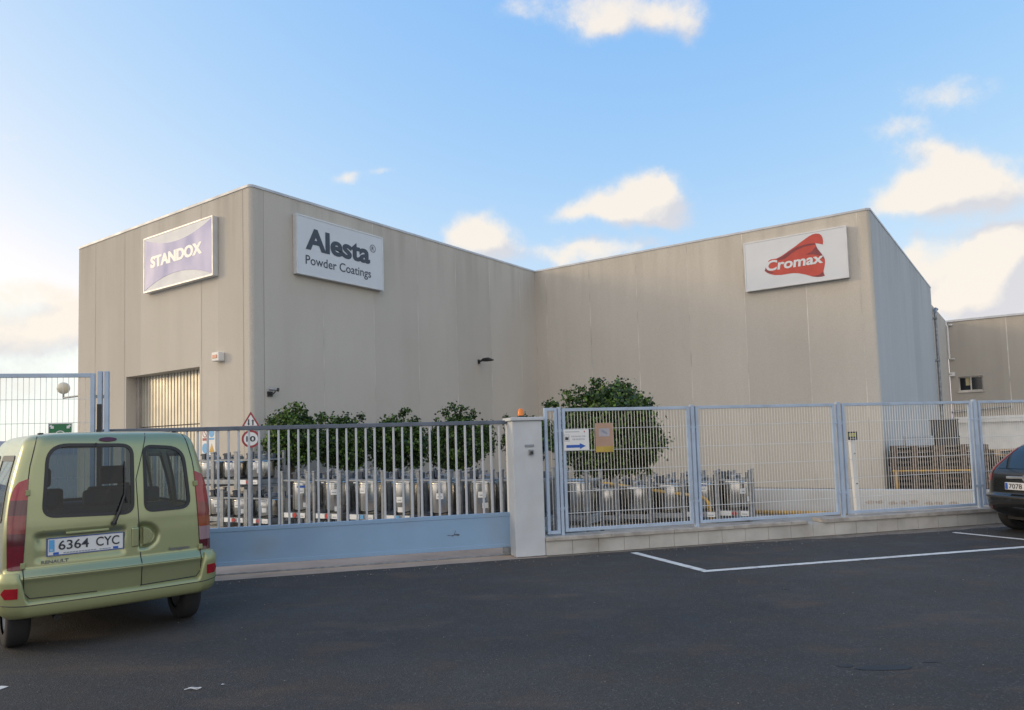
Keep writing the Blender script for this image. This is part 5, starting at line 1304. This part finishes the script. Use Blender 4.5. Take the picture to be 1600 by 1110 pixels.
k.text('E', u0 + Wd * .035, u0 + Wd * .065, zz + Hh * .06, zz + Hh * .17, py - .003, mi=4); k.build('lettering', [M['ink'], M['lightblue'], M['blue'], M['greyink'], M['plate']], pe)
k = MB()
for (a, b) in (((u0 - .006, zb - .006), (u1 + .006, zb - .0005)), ((u0 - .006, zt + .0005), (u1 + .006, zt + .006)), ((u0 - .006, zb), (u0 - .0005, zt)), ((u1 + .0005, zb), (u1 + .006, zt))): k.box((a[0], py - .003, a[1]), (b[0], py + .03, b[1]))
k.build('frame', mat('plate_frame', (.05, .10, .30), .5), pe)
# badges
(u0, z0), (u1, z1) = vpx(142, 720), vpx(238, 697); yb_ = vs_.pt(u0, .745).y; k = MB(); k.text('RENAULT', u0, u1, .733, .763, vs_.pt((u0 + u1) / 2, .75).y - .010, bold=.03); k.build('badge', M['chrome'], van)
(u0, z0), (u1, z1) = vpx(586, 674), vpx(655, 658); k = MB(); k.text('kangoo', u0, u1, .722, .762, vs_.pt((u0 + u1) / 2, .74).y - .012, bold=.05); k.build('badge', M['chrome'], van)
# roof rail ends, floor, seats, wheels
for sg in (-1, 1): p = vs_.pt(sg * .575, 1.825, 0); MB().box((p.x - .02, p.y - .0, p.z - .01), (p.x + .02, p.y + .07, p.z + .012)).build('roof_cap', M['black'], van, bevel=.005)
k = MB(); k.box((-.74, .14, .33), (.74, 3.75, .42)); k.box((-.50, .75, .22), (.50, 3.4, .329)); k.tube([(-.45, .12, .27), (-.45, .75, .29)], .026, 10); k.tube([(-.66, .56, .29), (.66, .56, .29)], .035, 10); k.box((-.79, .95, .30), (.79, 2.75, .331)); k.build('underbody', M['black'], van)
k = MB()
for x in (-.36, .36):
    k.box((x - .25, 1.95, .45), (x + .25, 2.45, .72)); k.box((x - .24, 1.88, .721), (x + .24, 2.02, 1.28)); k.box((x - .13, 1.90, 1.30), (x + .13, 1.99, 1.50))
k.box((-.66, .95, .45), (.66, 1.45, .75)); k.box((-.66, .86, .751), (.66, .98, 1.13))
for x in (-.45, 0, .45): k.box((x - .12, .88, 1.14), (x + .12, .96, 1.29))
k.box((-.72, 2.75, .45), (.72, 3.1, 1.08)); k.build('seats', M['cloth'], van, bevel=.03)
for x in (-.70, .70):
    for y in (.56, 3.12): wheel(van, x, y, .295, .175)

# ---- the black car at the right edge
car = empty('parked_car', fw(10.08, 8.66), -AZF, 'black hatchback parked beside the low wall at the right edge', 'car')
cprof = [(.27,.14,.68,3.9,.2),(.31,.06,.77,4.05,.24),(.38,.0,.82,4.13,.26),(.50,-.03,.845,4.16,.27),(.585,-.02,.85,4.14,.27),(.61,.035,.845,4.10,.25),(.72,.05,.845,3.98,.24),(.86,.075,.835,3.65,.22),(.93,.10,.82,3.3,.20),(.97,.125,.80,3.1,.18),(1.0,.15,.785,2.95,.16),(1.15,.30,.70,2.6,.14),(1.30,.47,.61,2.3,.13),(1.37,.60,.565,2.12,.14),(1.405,.74,.52,1.95,.16),(1.425,.92,.45,1.75,.2),(1.432,1.15,.33,1.5,.2)]
cs = Shell(cprof, .07, None, .5)
M['carpaint'] = mat('black_paint', (.007, .007, .007), .25, 0, coat=.7); M['carglass'] = mat('privacy_glass', (.012, .018, .022), .05, spec=.8)
def creg(sp, z, c):
    if 1.0 < z < 1.33 and c.y > 1.0 and c.y < 2.4 and abs(c.x) > .5: return ('side_glass', c.x > 0)
    if abs(c.x) > .70:
        for yc in (.66, 3.30):
            if (c.y - yc) ** 2 + (z - .30) ** 2 < .35 ** 2: return None
    return 'body'
cz_ = [.27, .285, .30, .31, .33, .36, .40, .45, .5, .54, .57, .585, .595, .61, .64] + [.68 + .03 * i for i in range(22)] + [1.33, 1.35, 1.37, 1.39, 1.405, 1.415, 1.425, 1.432]
cz_ = sorted(set(round(z, 4) for z in cz_))
cp_ = cs.build(cz_, creg, nr=24, nc=10, ns=50, nf=8)
cp_['body'].build('body', M['carpaint'], car, smooth=True, angle=60); [cp_[kk].build('side_window', M['carglass'], car, smooth=True) for kk in cp_ if isinstance(kk, tuple)]
cs.rows([.99 + .03 * i for i in range(12)], lambda z: (-(.60 - (z - .99) * .30), .60 - (z - .99) * .30), 12, .006, .02).build('rear_window', M['carglass'], car, smooth=True, angle=40)
for sg in (-1, 1):
    def cl(z):
        L = cs.lens(z); a = L[5]; q1 = L[3] * math.pi / 2; return (sg * (a + q1 * .18), sg * (a + q1 * (1.15 if z < 1.0 else 1.0)))
    cs.rows([.80 + .02 * i for i in range(26)], cl, 6, .008, .02, lambda z, u: 1 if .88 < z < .95 else 0).build('taillight', [M['lensred'], M['lensdark']], car, smooth=True, angle=50)
    cs.rows([.36, .39, .42], lambda z: (sg * .60, sg * .80), 4, .006, .02).build('reflector', M['lensdark'], car, smooth=True, angle=50)
cs.rows([.555, .565, .575], lambda z: (-1.1, 1.1), 30, .010, .02).build('bumper_strip', M['black'], car, smooth=True, angle=50)
k = MB(); k.box((-.33, .005, .845), (.33, .07, .885)); k.build('boot_trim', M['galv'], car, bevel=.01)
k = MB(); k.lathe([(.001, .0), (.05, .004), (.055, .02)], 20, (-.0, -.005, .865), axis='Y'); k.v = [(v[0], -v[1] * 0 + .004 - abs(v[1]) * .2, v[2]) for v in k.v]; k.build('badge', M['galv'], car)
pe = bpy.data.objects.new('number_plate', None); COL.objects.link(pe); pe.parent = car
PX0, PY_ = -.36, .012; MB().box((PX0, PY_, .68), (PX0 + .52, PY_ + .05, .79)).build('backing', M['plate'], pe, bevel=.004)
k = MB(); k.box((PX0 + .008, PY_ - .002, .688), (PX0 + .05, PY_ - .0005, .782), 1); k.text('7078', PX0 + .07, PX0 + .285, .700, .772, PY_ - .003, bold=.01); k.build('lettering', [M['ink'], M['blue']], pe)
k = MB(); k.box((-.60, .3, .20), (.60, 3.8, .275)); k.build('underbody', M['black'], car)
for x in (-.75, .75):
    for y in (.66, 3.30): wheel(car, x, y, .31, .20)
